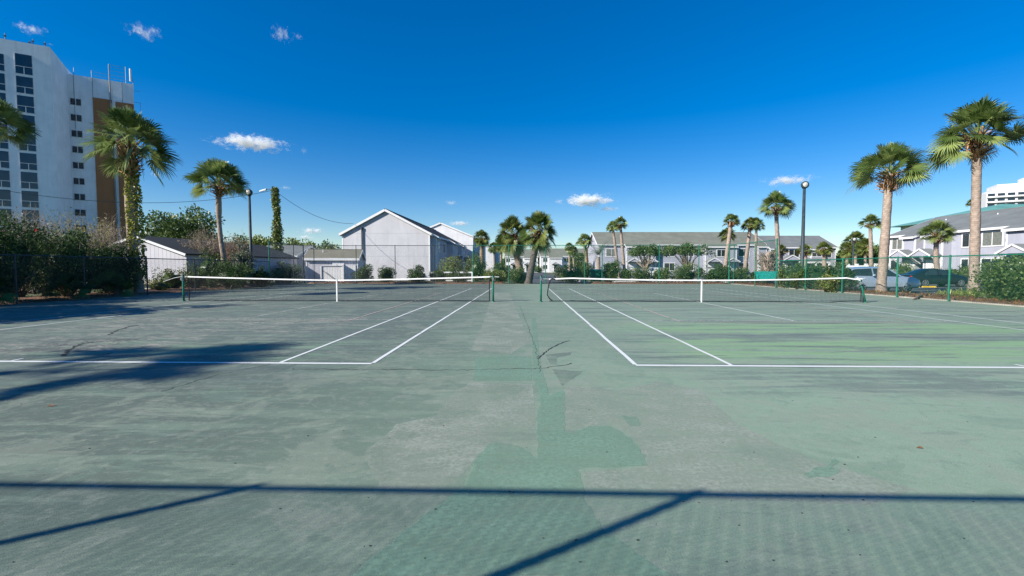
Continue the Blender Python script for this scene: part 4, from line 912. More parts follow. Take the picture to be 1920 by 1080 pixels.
# --- long green roofed row, centre right
def facade(px0, px1, z, X0=None):
    a = at(px0, 502, z); return a, lambda px: (at(px, 502, z)-a).length*(1 if px >= px0 else -1)
a, fx = facade(1122, 0, 84)
hG = house('long two storey row with olive grey roof behind the spreading trees', (a.x, a.y, 0), PSI, fx(1432), 11, 5.75, 8.3, 'siding', 'roof', bays=[(fx(1172), fx(1226), 1.0), (fx(1318), fx(1376), 1.0), (fx(1415), fx(1431), 1.0)])
for px in (1146, 1255, 1290, 1394): window(hG, fx(px), 3.55, 1.9, 1.35, 0, 2, 'blind' if px < 1200 else 'glass')
for px in (1146, 1255, 1290, 1394): window(hG, fx(px), .9, 1.9, 1.35)
for px in (1184, 1214, 1330, 1364, 1422): door(hG, fx(px), 1.1, 2.15, -1.0, 'white'); porch(hG, fx(px), -1.0, 2.5, 2.5, 1.2)
for px in (1200, 1347): window(hG, fx(px), 3.5, 1.5, 1.2, -1.0)
# --- second row, right
a, fx = facade(1436, 0, 92)
hH = house('second far two storey row ending near the bushy far palms', (a.x, a.y, 0), PSI, fx(1566), 11, 5.6, 8.15, 'siding', 'roof_grey', bays=[(fx(1440), fx(1452), .8), (fx(1514), fx(1536), 1.0)])
for px in (1488, 1551): window(hH, fx(px), 3.6, 1.5 if px > 1500 else 2.0, 1.5)
for px in (1520, 1529): window(hH, fx(px), 3.7, .9, .7, -1.0, 1)
for px in (1476, 1505, 1548): window(hH, fx(px), .9, 1.8, 1.4)
porch(hH, fx(1476), -0.0, 3.0, 3.4, 1.8, 'roof_grey'); door(hH, fx(1470), 1.1, 2.1, 0)
mb = MB(); mb.hexa([(fx(1490), -2.6, 2.75), (fx(1540), -2.6, 2.75), (fx(1540), 0, 3.4), (fx(1490), 0, 3.4), (fx(1490), -2.6, 2.9), (fx(1540), -2.6, 2.9), (fx(1540), 0, 3.55), (fx(1490), 0, 3.55)]); o = mb.build('garage_roof', M['roof_grey'], hH)
mb = MB(); mb.box(fx(1490), fx(1540), -2.5, -.01, 2.3, 2.74); [mb.box(fx(x)-.12, fx(x)+.12, -2.5, -2.26, -.1, 2.3) for x in (1491, 1515, 1539)]; mb.build('garage_frame', M['white'], o)
# --- right row, along the parking lot
XF = 47.2; Y0 = onx(1667, XF).y
ix = lambda px, off=0: Y0 - onx(px, XF-off).y
LI = ix(1920) + 14
hI = house('lavender grey townhouse row on the right with gabled white porches', (XF, Y0, 0), R(-90), LI, 12, 5.45, 7.75, 'siding', 'roof_grey', bays=[(ix(1691,1), ix(1714,1), 1.0), (ix(1731,1), ix(1765,1), 1.0), (ix(1884,1), ix(1884,1)+3.6, 1.0)], oh=.35)
window(hI, ix(1681), 3.75, 1.5, 1.3, 0, 2, 'blind'); window(hI, ix(1676.5), 1.15, 1.0, 1.2, 0, 1)
for px, wd in ((1816, 1.5), (1858.5, 1.9)): window(hI, ix(px), 3.65, wd, 1.35, 0, 2, 'blind' if px > 1840 else 'glass'); window(hI, ix(px), 1.05, wd, 1.25)
for px, w in ((1703, 2.6), (1744, 2.6)): door(hI, ix(px, 1)+.1, 1.0, 2.1, -1.0); porch(hI, ix(px, 1), -1.0, 2.75, 2.8, 1.3, 'roof_grey')
xx = ix(1884, 1)+1.8; door(hI, xx, 1.0, 2.1, -1.0); porch(hI, xx, -1.0, 2.75, 2.9, 1.3, 'roof_grey')
mb = MB()
for q in (3, 9, 15, 21): mb.tube([(q, 4.2, 6.9), (q, 4.2, 7.35)], .05, 8)
mb.build('vent_pipe', M['white'], hI)
# white garden wall
a = at(1590, 502, 70); e = at(1662, 502, 62); t = thing('garden_wall', xyz(a, 0), 'long low white garden wall behind the silver car', 'wall')
d = e-a; mb = MB(); mb.beam((0,0,.8), (d.x, d.y, .8), .2, 1.9); mb.build('wall_panel', M['white'], t); mb = MB()
for f in (0, .25, .5, .75, 1): mb.beam((d.x*f, d.y*f, -.15), (d.x*f, d.y*f, 2.0), .34)
mb.build('pier', M['white'], t)
# teal roofed building and hotel behind the right row
t = thing('teal_roof_building', xyz(at(1990, 502, 112), 0), 'building with a teal metal roof rising behind the right townhouses', 'building', rz=PSI)
mb = MB(); mb.box(-31, 31, -11, 11, -.2, 12.6); mb.build('wall', M['white_wall'], t); mb = MB()
mb.add([(-34,-12,12.5),(34,-12,12.5),(34,12,12.5),(-34,12,12.5),(-16,0,17.2),(16,0,17.2)], [(0,1,5,4),(1,2,5),(2,3,4,5),(3,0,4),(3,2,1,0)]); mb.build('roof', M['roof_teal'], t)
a = at(1843, 502, 262); t = thing('hotel', xyz(a, 0), 'distant white balconied hotel at the right edge', 'building', rz=R(-28))
w = MB(); w.box(0, 30, 0, 16, 0, 44.5); w.box(2.5, 30, .5, 15, 44.5, 46.5); w.box(4.5, 17.5, 1, 15, 46.5, 49.3); w.box(17.8, 60, -1.5, 16, 0, 53.2); w.build('wall', M['white_wall'], t)
for k in range(8, 19):
    z = k*2.9 - 1.6
    for x0, x1, y, top in ((.6, 17.4, 0, 44), (18.6, 38, -1.5, 53)):
        if z+2.4 > top+.8: continue
        f = MB(); f.box(x0-.5, x1+.4, y-1.5, y-.01, z-.25, z-.03); f.box(x0-.5, x1+.4, y-1.5, y-1.4, z-.03, z+.55); f.build('balcony', M['white'], t)
        q = x0
        while q < x1-1.5:
            g = MB(); g.box(q, q+3.0, y-.05, y-.003, z, z+2.25); g.build('window', M['glass'], t); q += 4.1
# --- tower on the left
C1 = at(88, 97, 69.7); th = math.atan2(2.8, 4.1)*.88 + PSI
tw = thing('tower_block', xyz(C1, 0), 'tall white tower block with dark window columns and brown panels', 'building', rz=th)
HT = 35.0
w = MB(); w.box(-26, 0, 0, 24, -.2, HT)
w.build('front_wing', M['tower'], tw)
U = Vector((math.cos(th), math.sin(th), 0)); Vv = Vector((-math.sin(th), math.cos(th), 0))
def tx(px, off, py=200):   # local x on the plane local y = off
    d = ray(px, py); d = Vector((d[0], d[1])); n = Vector((Vv.x, Vv.y)); c = Vector((C1.x, C1.y)); tt = (c.dot(n)+off)/d.dot(n); q = d*tt-c; return q.dot(Vector((U.x, U.y)))
def tz(px, py, off):
    d = Vector(ray(px, py)); n = Vector((Vv.x, Vv.y, 0)); tt = (Vector((C1.x, C1.y, 0)).dot(n)+off)/d.dot(n); return CH+d.z*tt
OF = 8.0
x1 = tx(250, OF, 158); HT2 = tz(113, 136, OF)
w = MB(); w.hexa([(0,OF,-.2),(x1,OF,-.2),(x1-9,24,-.2),(0,24,-.2),(0,OF,HT2),(x1,OF,HT2),(x1-9,24,HT2),(0,24,HT2)]); w.build('rear_wing', M['tower'], tw)
w = MB(); w.prismx([(.0, -.2), (.0, HT-.01), (OF*.9, HT2+.6), (OF*.9, -.2)], .003, .35)
w.build('side_fin', M['tower'], tw)
# windows of the front wing
flh = (tz(45, 148, 0)-tz(50, 362, 0))/6.0
ztop = tz(45, 148, 0)
def towerwin(x, z, w_, h_):
    f = MB(); f.box(x-.06, x+w_+.06, -.05, .0, z-.12, z); f.box(x-.03, x+w_+.03, -.09, -.05, z+h_*.36, z+h_*.36+.07); f.box(x+w_*.5-.04, x+w_*.5+.04, -.08, -.03, z, z+h_*.36)
    f.box(x-.06, x, -.05, 0, z, z+h_); f.box(x+w_, x+w_+.06, -.05, 0, z, z+h_)
    o = f.build('window', M['white'], tw); g = MB(); g.box(x, x+w_, -.03, -.003, z, z+h_); g.build('pane', M['glass'], o)
xa, xb = tx(28, 0, 105), tx(60, 0, 110)
for k in range(-1, 10):
    z = ztop - k*flh - 0.0
    if k == -1: z = ztop + flh; continue
    towerwin(xa+.0, ztop - (k)*flh - .2 + .9, xb-xa, 2.45) if k else towerwin(xa, ztop-.2+.9, xb-xa, 2.9)
    for s_ in (1, 2, 3, 4):
        towerwin(xa - s_*(xb-xa+1.15), ztop - k*flh - .2+.9, xb-xa, 2.45)
# rear wing small windows
yt, yb = tz(141, 191, OF), tz(149, 340, OF); st = (yt-yb)/5.0; xw = tx(142, OF, 191)
for k in range(-0, 10):
    z = yt - k*st; f = MB(); f.box(xw-.75, xw+.75, OF-.04, OF-.002, z-.62, z+.62); o = f.build('window', M['white'], tw)
    for s_ in (-1, 1): g = MB(); g.box(xw+s_*.36-.3, xw+s_*.36+.3, OF-.07, OF-.042, z-.52, z+.52); g.build('pane', M['glass'], o)
for pa, pb in ((174, 210), (216.5, 252)):
    g = MB(); g.box(tx(pa, OF, 185), min(tx(pb, OF, 187), x1-.05), OF-.12, OF-.003, 0, tz(190, 185 if pa < 200 else 187, OF)); g.build('brown_panel', M['brown'], tw)
g = MB(); xp = tx(206, OF); g.tube([(xp+.5, OF-.25, 0), (xp+.1, OF-.25, HT2+2.6)], .09, 8); g.tube([(tx(112, OF), OF-.2, 0), (tx(112, OF), OF-.2, HT2)], .06, 6)
for q in (140, 175, 230): g.tube([(tx(q, OF), OF-.03, HT2-9), (tx(q, OF), OF-.03, HT2)], .03, 5)
g.build('downpipe', M['grey_steel'], tw)
g = MB(); xs_ = [tx(q, OF) for q in (140, 173, 206, 237, 250)]
for x in xs_: g.tube([(x, OF+.3, HT2), (x, OF+.3, HT2+(1.3 if x < xs_[1]+.1 else 2.9 if x < xs_[3]+.1 and x > xs_[1]+.1 else .9))], .04, 6)
for zz in (.5, 1.1): g.beam((xs_[1], OF+.3, HT2+zz), (x1, OF+.3, HT2+zz), .035)
for zz in (1.8, 2.4, 2.8): g.beam((xs_[2], OF+.3, HT2+zz), (xs_[3], OF+.3, HT2+zz), .035)
for zz in range(0, 7): g.beam((x1+.003, OF+.4, HT2-1-zz*2), (x1+.9, OF+.4, HT2-1-zz*2), .05)
g.beam((x1+.8, OF+.4, HT2-14), (x1+.8, OF+.4, HT2-3), .05)
g.build('roof_railing', M['grey_steel'], tw); g = MB(); xq = tx(246, OF); g.tube([(xq, OF+.3, HT2+.5), (xq, OF+.3, HT2+2.7)], .16, 8); g.build('antenna', M['white'], tw)
for px_, h_ in ((8, 1.0), (60, .9), (54, .5), (86, .8)):
    g = MB(); x = min(tx(px_, 0, 90), -.3); g.tube([(x, .4, HT), (x, .4, HT+h_)], .05, 6); g.tube([(x-.12, .4, HT+h_*.6), (x+.12, .4, HT+h_*.6)], .12, 6); g.build('roof_fitting', M['dark_steel'], tw)

# --- small sheds on the left
def shed(label, apex, eave_r, eave_l, z, L, yaw, wall, roof, name='shed', door_=False, base=-.15):
    pass
A_ = at(258, 441, 31.5); Er = at(354, 474, 31.5)
hw = math.hypot(Er.x-A_.x, Er.y-A_.y)
s1 = thing('boarded_shed', xyz(A_, 0), 'pale boarded shed with dark roof behind the ivy wrapped palm', 'shed', rz=PSI-R(4))
mb = MB(); mb.prism([(-hw*.62, 0.4), (hw, .4), (hw, Er.z-.1), (0, A_.z-.12), (-hw*.62, A_.z-.12-(A_.z-Er.z)*.62)], 0, 14)
mb.build('wall', M['board'], s1); mb = MB()
for sg, q in ((1, 1.05), (-1, .68)):
    x = sg*hw*q; zz = A_.z-(A_.z-Er.z)*q
    P8 = [(0,-.25,A_.z-.10),(0,14.2,A_.z-.10),(x,14.2,zz-.10),(x,-.25,zz-.10),(0,-.25,A_.z),(0,14.2,A_.z),(x,14.2,zz),(x,-.25,zz)]
    mb.hexa(P8 if sg < 0 else [P8[i] for i in (3,2,1,0,7,6,5,4)])
mb.build('roof', M['roof_dark'], s1); mb = MB()
for sg, q in ((1, 1.05), (-1, .68)): mb.beam((0, -.28, A_.z-.10), (sg*hw*q, -.28, A_.z-(A_.z-Er.z)*q-.10), .05, .16)
mb.build('fascia', M['white'], s1); mb = MB(); mb.box(.28, .62, -.04, -.002, 2.62, 2.78); mb.build('vent', M['dark_steel'], s1)
mb = MB(); mb.box(-hw*.62, hw*.75, -.5, -.01, .28, .55); mb.box(-.2, 1.0, -.2, -.01, -.1, .27); mb.build('concrete_base', M['concrete'], s1)
# rope coloured diagonal handrail omitted; grey cottage behind the corner
a = at(476, 502, 52); s2 = house('small grey cottage with low hip roof behind the tall fence corner', (a.x, a.y, 0), PSI, (at(556, 502, 52)-a).length, 7, 2.75, 4.0, 'siding', 'roof_grey', oh=.25, name='cottage', group=None)
window(s2, 3.6, 1.2, 1.2, .9)
# middle shed with white box
a = at(574, 502, 44.5); L_ = (at(667, 502, 44.5)-a).length
s3 = house('small pale wooden shed with weathered roof in front of the big grey gable', (a.x, a.y, 0), PSI+R(9), L_, 3.4, 2.35, 3.15, 'board', 'roof_brown', oh=.22, name='garden_shed', cat='shed')
mb = MB(); mb.box(1.7, 3.8, -1.35, -.9, -.1, 1.55); mb.box(3.86, 4.9, -1.0, -.25, -.1, 1.62); mb.build('storage_box', M['white_board'], s3)
mb = MB(); mb.box(1.66, 1.8, -1.42, -.86, -.1, 1.62); mb.box(3.72, 3.86, -1.42, -.86, -.1, 1.68); mb.box(1.66, 3.86, -1.42, -.86, 1.56, 1.62); mb.box(2.5, 3.6, -.06, -.003, 1.6, 1.95); mb.build('white_frame', M['white'], s3)
mb = MB(); mb.beam((1.9, -1.5, 1.15), (3.2, -1.5, .1), .04); mb.beam((2.9, -.12, 1.7), (3.9, -1.1, 1.25), .04); mb.build('handrail', M['dark_steel'], s3)
mb = MB(); mb.tube([(1.4, 1, 2.9), (1.4, 1, 3.25)], .05, 8); mb.build('vent_pipe', M['white'], s3)
# small white railing by the shed and white rail fence before the big gable
def railfence(label, a, e, h, posts, rails, th=.09):
    t = thing('rail_fence', xyz(a, 0), label, 'fence', 'white rail fences'); d = xyz(e-a, 0)
    for zz in rails: mb = MB(); mb.beam((0,0,zz), (d.x, d.y, zz), .04, th); mb.build('rail', M['white'], t)
    for f in np.linspace(0, 1, posts): mb = MB(); mb.beam((d.x*f, d.y*f, -.1), (d.x*f, d.y*f, h+.02), .11); mb.build('post', M['white'], t)
railfence('small white railing left of the pale wooden shed', at(550, 502, 46), at(571, 502, 46), 1.35, 5, (1.35, .85, .45), .06)
railfence('low white rail fence in front of the big grey gable', at(742, 502, 44), at(818, 502, 44.5), .92, 3, (.9,), .12)
railfence('low white rail fence ending left of the gate palms', at(828, 502, 43.8), at(885, 502, 43.8), .98, 3, (.95, .16), .13)

# ------------------------------------------------------------------ lamps, pole, wires
def lamp(label, px, top, z, tw_, base_h=0, head=1.0, colour='dark_steel', lean=0):
    B = at(px, 530, z); T_ = at(px, top, z); h = T_.z; t = thing('lamp_post', xyz(B, base_h), label, 'lamp post', 'lamp posts'); r = tw_*z/840/2
    mb = MB(); mb.tube([(0,0,-.1),(0,0,.02),(0,0,.3),(0,0,h)], [r*1.8, r*1.8, r*1.1, r*.75], 10); mb.build('pole', M[colour], t, True)
    mb = MB(); R0 = .42*head
    mb.tube([(0, .06, h+R0*.7), (0, -.10*head, h+R0*.75), (0, -.24*head, h+R0*.72)], [R0*.9, R0, R0*.98], 18); mb.beam((0,0,h-.05), (0,0,h+R0*.3), r*1.6); o = mb.build('lamp_housing', M['dark_steel'], t, True)
    mb = MB(); mb.tube([(0, -.245*head, h+R0*.72), (0, -.30*head, h+R0*.71)], [R0*.72, R0*.62], 18); mb.build('lens', M['lens'], o, True)
t = NT('lamp lens'); M['lens'] = t.done(t.bsdf((.62,.60,.52), .2, spec=.6))
lamp('black lamp post with round floodlight left of the ivy covered pole', 472, 366, 36, 5.5, head=.66)
lamp('tall lamp post with round floodlight rising over the right court', 1503, 352, 33, 6.5, head=.62)
lamp('small far lamp post among the bushy far palms', 1598, 452, 70, 3.5, head=.8)
P0 = at(520, 530, 46); Tp = at(518, 352, 46)
up_ = thing('utility_pole', xyz(P0, 0), 'wooden utility pole smothered in ivy with a street light arm', 'pole')
mb = MB(); mb.tube([(0,0,-.2),(0,0,Tp.z)], [.22,.15], 10); mb.build('pole', M['bark'], up_, True)
mb = MB(); mb.tube([(0,0,Tp.z-.15),(-.5,0,Tp.z-.12),(-.9,-.1,Tp.z-.2)], .035, 6); mb.hexa([(-1.55,-.2,Tp.z-.42),(-.85,-.2,Tp.z-.28),(-.85,.0,Tp.z-.28),(-1.55,.0,Tp.z-.42),(-1.5,-.16,Tp.z-.3),(-.85,-.18,Tp.z-.1),(-.85,-.02,Tp.z-.1),(-1.5,-.04,Tp.z-.3)]); mb.build('light_arm', M['grey_steel'], up_)
nr = np.random.default_rng(77); n = 5200; f = nr.uniform(.12, 1.0, n); a = nr.uniform(0, 6.283, n); wid = .12+.18*np.clip(np.sin(f*9)*.5+.5, 0, 1)+.34*np.exp(-((f-.55)/.09)**2)+.2*(f < .5)
rr = wid*nr.uniform(.4, 1.15, n); C_ = np.stack([np.cos(a)*rr+.12*(f < .8), np.sin(a)*rr, f*Tp.z], 1); V, Q, T = leaves(nr, C_, .20, None, 1.7, -.4); npmesh('ivy', V, Q, T, M['leaf_bright'], up_)
def wire(label, A, B, sag, r=.022):
    A = Vector(A); B = Vector(B); mb = MB(); pts = []
    for i in range(25): f = i/24; p = (B-A)*f; p = p + Vector((0,0,-4*sag*f*(1-f))); pts.append(p)
    mb.tube(pts, r, 5); o = mb.build('overhead_wire', M['dark_steel'], None, loc=A); tag(o, label, 'wire', 'overhead wires')
wire('overhead wire running left from the ivy covered pole past the palms', xyz(P0, Tp.z-.2), at(-260, 300, 30), 2.0, .02)
wire('overhead wire sagging right from the ivy covered pole to the big grey gable', xyz(P0, Tp.z-.3), at(662, 419, 53.8), .9, .02)

# ------------------------------------------------------------------ bench, bin, wheel stops, litter
B_ = gnd(1437, 534); t = thing('park_bench', (B_.x, B_.y-.5, 0), 'teal slatted bench at the far right corner of the right court', 'bench', rz=R(4))
mb = MB()
for k in range(5): mb.box(-.95, .95, -.28+k*.105, -.2+k*.105, .44, .475)
mb.build('seat', M['teal'], t); mb = MB()
for k in range(6): mb.hexa([(-.95, .24+k*.035, .48+k*.105), (.95, .24+k*.035, .48+k*.105), (.95, .265+k*.035, .48+k*.105), (-.95, .265+k*.035, .48+k*.105), (-.95, .268+k*.035, .575+k*.105), (.95, .268+k*.035, .575+k*.105), (.95, .293+k*.035, .575+k*.105), (-.95, .293+k*.035, .575+k*.105)])
mb.build('backrest', M['teal'], t)
for x in (-.75, .75):
    mb = MB(); mb.beam((x, -.25, 0), (x, -.22, .44), .05); mb.beam((x, .25, 0), (x, .25, .5), .05); mb.beam((x, .25, .5), (x, .47, 1.03), .05); mb.beam((x, -.28, .42), (x, .27, .42), .05); mb.build('leg', M['dark_steel'], t)
B_ = at(1118, 520, 45); t = thing('rubbish_bin', xyz(B_, -.05), 'green wheeled bin between shrubs beside the road', 'bin')
mb = MB(); mb.hexa([(-.5,-.4,.1),(.5,-.4,.1),(.5,.4,.1),(-.5,.4,.1),(-.62,-.5,1.15),(.62,-.5,1.15),(.62,.5,1.15),(-.62,.5,1.15)]); mb.build('body', M['bin_green'], t)
mb = MB(); mb.hexa([(-.66,-.54,1.152),(.66,-.54,1.152),(.66,.54,1.152),(-.66,.54,1.152),(-.6,-.48,1.22),(.6,-.48,1.22),(.6,.5,1.3),(-.6,.5,1.3)]); mb.build('lid', M['bin_green'], t)
mb = MB(); [mb.tube([(x, .3, .11), (x+.08, .3, .11)], .12, 12) for x in (-.5, .42)]; mb.build('wheel', M['rubber'], t)
for i, (px, lab) in enumerate([(1711, 'yellow wheel stop left of the black car wheel'), (1742, 'yellow wheel stop under the middle of the black car')]):
    p = at(px, 536, 34.6); t_ = MB(); t_.hexa([(-.5,-.09,0),(.5,-.09,0),(.5,.09,0),(-.5,.09,0),(-.47,-.05,.11),(.47,-.05,.11),(.47,.05,.11),(-.47,.05,.11)]); o = t_.build('wheel_stop', M['yellow'], None, loc=xyz(p, -.12)); tag(o, lab, 'wheel stop', 'yellow wheel stops')
def leaf_obj(px, py, s, lab, rz):
    p = gnd(px, py); mb = MB(); mb.add([(-s,0,.004),(-s*.3,s*.28,.012),(s*.4,s*.22,.02),(s,.0,.006),(s*.3,-s*.25,.004),(-s*.4,-s*.22,.008)], [(0,1,2,3,4,5)]); o = mb.build('fallen_leaf', M['dryleaf'], None, loc=xyz(p, .001)); o.rotation_euler = (0,0,rz); tag(o, lab, 'leaf', 'fallen leaves')
leaf_obj(94, 762, .045, 'fallen brown leaf on the left foreground below the palm shadow', .1); leaf_obj(1724, 841, .026, 'fallen thin brown leaf on the right foreground', -.2)
rng = random.Random(8); mb = MB()
for i in range(90):
    p = gnd(rng.uniform(0, 1920), rng.uniform(640, 1075)); s = rng.uniform(.002, .0055); mb.ico((p.x, p.y, s*.5), s*1.5, s, s*.7, rng, 1, .3)
tag(mb.build('debris', M['crack']), 'tiny dark crumbs scattered over the court surface', 'debris', kind='stuff')
# mulch pine-straw and fallen leaves on the beds
nr = np.random.default_rng(4); n = 5200; C_ = np.stack([nr.uniform(18.05, 20.3, n), nr.uniform(8, 40, n), nr.uniform(.07, .12, n)], 1)
C2 = np.stack([nr.uniform(-19, 17.5, 3600), nr.uniform(39.4, 42.3, 3600), nr.uniform(.05, .11, 3600)], 1); C2 = C2[(C2[:, 0] < -1.8) | (C2[:, 0] > 6.2)]
V, Q, T = leaves(nr, np.concatenate([C_, C2]), .10, None, 2.5, 0); o = npmesh('leaf_litter', V, Q, T, M['leaf_red']); tag(o, 'rusty leaf litter and bark chips on the mulch beds', 'leaf litter', kind='stuff')
# exposed root over the concrete edging
mb = MB(); a = gnd(1712, 562.5); e = gnd(1742, 556); mb.tube([xyz(a, .02), xyz(a.lerp(e, .3), .09), xyz(a.lerp(e, .6), .12), xyz(e, .06)], [.03,.05,.045,.02], 7); tag(mb.build('tree_root', M['trunk_dark'], smooth=True), 'dark bent root lying over the concrete edging at the right', 'root')

# ------------------------------------------------------------------ cars
def car(label, loc, rz, S, body, wheels, wr, wins, lamps=(), W=.92, dark_low=True, name='parked_car'):
    t = thing(name, loc, label, 'car', 'parked cars', rz)
    xs = []; st = []
    for (a, b_) in zip(S, S[1:]):
        m = max(1, int(round((b_[0]-a[0])/.12)))
        for i in range(m): f = i/m; f2 = f; st.append([a[k]+(b_[k]-a[k])*f2 for k in range(len(a))])
    st.append(list(S[-1]))
    def ring(s_):   # x, low, belt, roof, wlow, wbelt, wroof
        x, lo, be, ro, wl, wb, wf = s_; mid = lo+(be-lo)*.55
        h = [(0, lo), (wl*.86, lo), (wl, lo+.10), (wl*1.015, mid), (wb, be), (wf+(wb-wf)*.25, be+(ro-be)*.62), (wf, ro-.03*(ro-be > .1)), (wf*.55, ro+.02*(ro-be > .1)), (0, ro+.03*(ro-be > .1))]
        return [Vector((x, y, z)) for y, z in h] + [Vector((x, -y, z)) for y, z in h[-2:0:-1]]
    rg = [ring(s_) for s_ in st]; n = len(rg[0]); mb = MB(); vs = [p for r_ in rg for p in r_]
    fs = [(i*n+k, (i+1)*n+k, (i+1)*n+(k+1) % n, i*n+(k+1) % n) for i in range(len(rg)-1) for k in range(n)]
    fs += [tuple(range(n)), tuple(range(len(rg)*n-1, (len(rg)-1)*n-1, -1))]; mb.add(vs, fs); ob = mb.build('body', M[body], t, True)
    # wheel arches
    cut = MB()
    for x in wheels:
        for sg in (-1, 1): cut.tube([(x, sg*(W-.28), wr), (x, sg*(W+.3), wr)], wr+.055, 24)
    cm = cut.build('cutter', M[body]); md = ob.modifiers.new('b', 'BOOLEAN'); md.object = cm; md.operation = 'DIFFERENCE'; md.solver = 'EXACT'
    cm.parent = t; bpy.context.view_layer.update(); dg = bpy.context.evaluated_depsgraph_get(); me = bpy.data.meshes.new_from_object(ob.evaluated_get(dg)); ob.modifiers.clear(); ob.data = me; bpy.data.objects.remove(cm)
    if len(me.materials) == 0: me.materials.append(M[body])
    me.set_sharp_from_angle(angle=R(28))
    for x in wheels:
        for sg in (-1, 1):
            w = MB(); yo = sg*(W-.01); yi = sg*(W-.22); w.tube([(x, yi, wr), (x, yi+(yo-yi)*.1, wr), (x, yi+(yo-yi)*.9, wr), (x, yo, wr)], [wr*.93, wr, wr, wr*.93], 28); wo_ = w.build('wheel', M['rubber'], t, True)
            r_ = MB(); r_.tube([(x, yo, wr), (x, yo+sg*.012, wr)], [wr*.66, wr*.62], 24)
            r_.build('hub', M['dark_steel'], wo_)
            r_ = MB()
            for k in range(7): a = k*2*math.pi/7; r_.beam((x+math.cos(a)*wr*.08, yo+sg*.02, wr+math.sin(a)*wr*.08), (x+math.cos(a)*wr*.62, yo+sg*.02, wr+math.sin(a)*wr*.62), .03, .055, up=(0,1,0))
            r_.tube([(x, yo+sg*.013, wr), (x, yo+sg*.035, wr)], wr*.14, 12)
            for k in range(24): a = k*math.pi/12; c = a+math.pi/12; r_.beam((x+math.cos(a)*wr*.65, yo+sg*.018, wr+math.sin(a)*wr*.65), (x+math.cos(c)*wr*.65, yo+sg*.018, wr+math.sin(c)*wr*.65), .02, .03, up=(0,1,0))
            r_.build('rim', M['alloy'], wo_)
    def interp(x):
        for a, b_ in zip(S, S[1:]):
            if a[0] <= x <= b_[0]: f = (x-a[0])/(b_[0]-a[0]); return [a[k]+(b_[k]-a[k])*f for k in range(len(a))]
        return list(S[-1])
    for (a0, a1, t0, t1) in wins:   # bottom from a0..a1, top from t0..t1
        for sg in (-1, 1):
            w = MB(); K = 8; lo_, hi_ = [], []
            for i in range(K+1):
                xb = a0+(a1-a0)*i/K; xt = t0+(t1-t0)*i/K; s_ = interp(xb); r_ = ring(s_); p = r_[4].lerp(r_[5], .10); s2_ = interp(xt); r2 = ring(s2_); q = r2[5].lerp(r2[6], .75); mq = ring(interp((xb+xt)/2))[5]
                for v_, l_ in ((p, lo_), (q, hi_)): l_.append(Vector((v_.x, sg*(v_.y+.014), v_.z)))
                lo_[-1] = (lo_[-1], Vector((mq.x, sg*(mq.y+.014), mq.z)))
            vs = []
            for (p, m_), q in zip(lo_, hi_): vs += [p, m_, q]
            fs = []
            for i in range(K): fs += [(3*i, 3*i+3, 3*i+4, 3*i+1), (3*i+1, 3*i+4, 3*i+5, 3*i+2)]
            w.add(vs, fs); w.build('side_window', M['glass'], t, True)
    for (x, y, z, sx_, sy_, sz_, mt, nm_) in lamps:
        for sg in (-1, 1): q = MB(); q.ico((x, sg*y, z), sx_, sy_, sz_, random.Random(1), 2, 0); q.build(nm_, M[mt], t, True)
    for sg in (-1, 1):
        q = MB(); xm = wins[0][1]-.12 if wins else 0; s_ = interp(xm); q.ico((xm+.1, sg*(s_[5]+.11), s_[2]+.08), .10, .09, .07, random.Random(2), 2, 0); q.build('wing_mirror', M[body], t, True)
    return t
SUV = [(0, .42, .75, .78, .78, .78, .70), (.05, .30, .95, 1.05, .86, .86, .72), (.22, .27, 1.0, 1.30, .90, .89, .66), (.62, .26, 1.0, 1.50, .92, .90, .68), (1.6, .26, .98, 1.56, .93, .91, .70), (2.4, .26, .96, 1.56, .93, .91, .69), (2.85, .26, .96, 1.42, .93, .91, .70), (3.35, .26, .95, 1.06, .93, .90, .80), (3.55, .26, .92, .97, .93, .90, .82), (4.15, .26, .86, .92, .92, .87, .76), (4.4, .28, .74, .80, .88, .82, .70), (4.55, .36, .60, .64, .76, .74, .62)]
p = at(1567, 530, 28.5); car('silver crossover parked behind the tall palm at the right fence', xyz(p, -.12), PSI - R(3), SUV, 'silver', (.95, 3.62), .35, [(.45, 1.62, .5, 1.62), (1.70, 3.22, 1.70, 2.62)], [(4.36, .72, .72, .16, .12, .09, 'lens', 'headlight'), (.10, .78, .92, .08, .09, .13, 'red_lamp', 'tail_light')], .93)
SED = [(0, .44, .72, .76, .74, .74, .66), (.08, .28, .90, .96, .84, .82, .70), (.5, .24, .94, 1.02, .88, .86, .68), (.95, .22, .93, 1.20, .90, .87, .62), (1.45, .22, .93, 1.40, .91, .88, .60), (2.1, .22, .92, 1.45, .91, .88, .60), (2.7, .22, .92, 1.38, .91, .88, .60), (3.25, .22, .92, 1.12, .91, .87, .68), (3.5, .22, .90, .98, .91, .86, .76), (4.2, .24, .80, .85, .89, .82, .70), (4.55, .28, .66, .72, .82, .76, .62), (4.7, .38, .56, .60, .68, .68, .56)]
p = at(1693, 530, 36.2); car('black sedan parked in front of the right townhouse row', xyz(p, -.12), PSI - R(2), SED, 'black_car', (1.0, 3.72), .335, [(.95, 2.02, 1.25, 2.02), (2.10, 3.22, 2.10, 2.78)], [(.12, .66, .82, .12, .14, .07, 'red_lamp', 'tail_light'), (4.5, .62, .66, .14, .14, .07, 'lens', 'headlight')], .90)
p = at(1238, 515, 64); car('white car half hidden by bushes before the green roofed row', xyz(p, -.12), PSI + R(90), SUV, 'white_car', (.95, 3.62), .35, [(.45, 1.62, .5, 1.62), (1.70, 3.22, 1.70, 2.62)], [], .93)

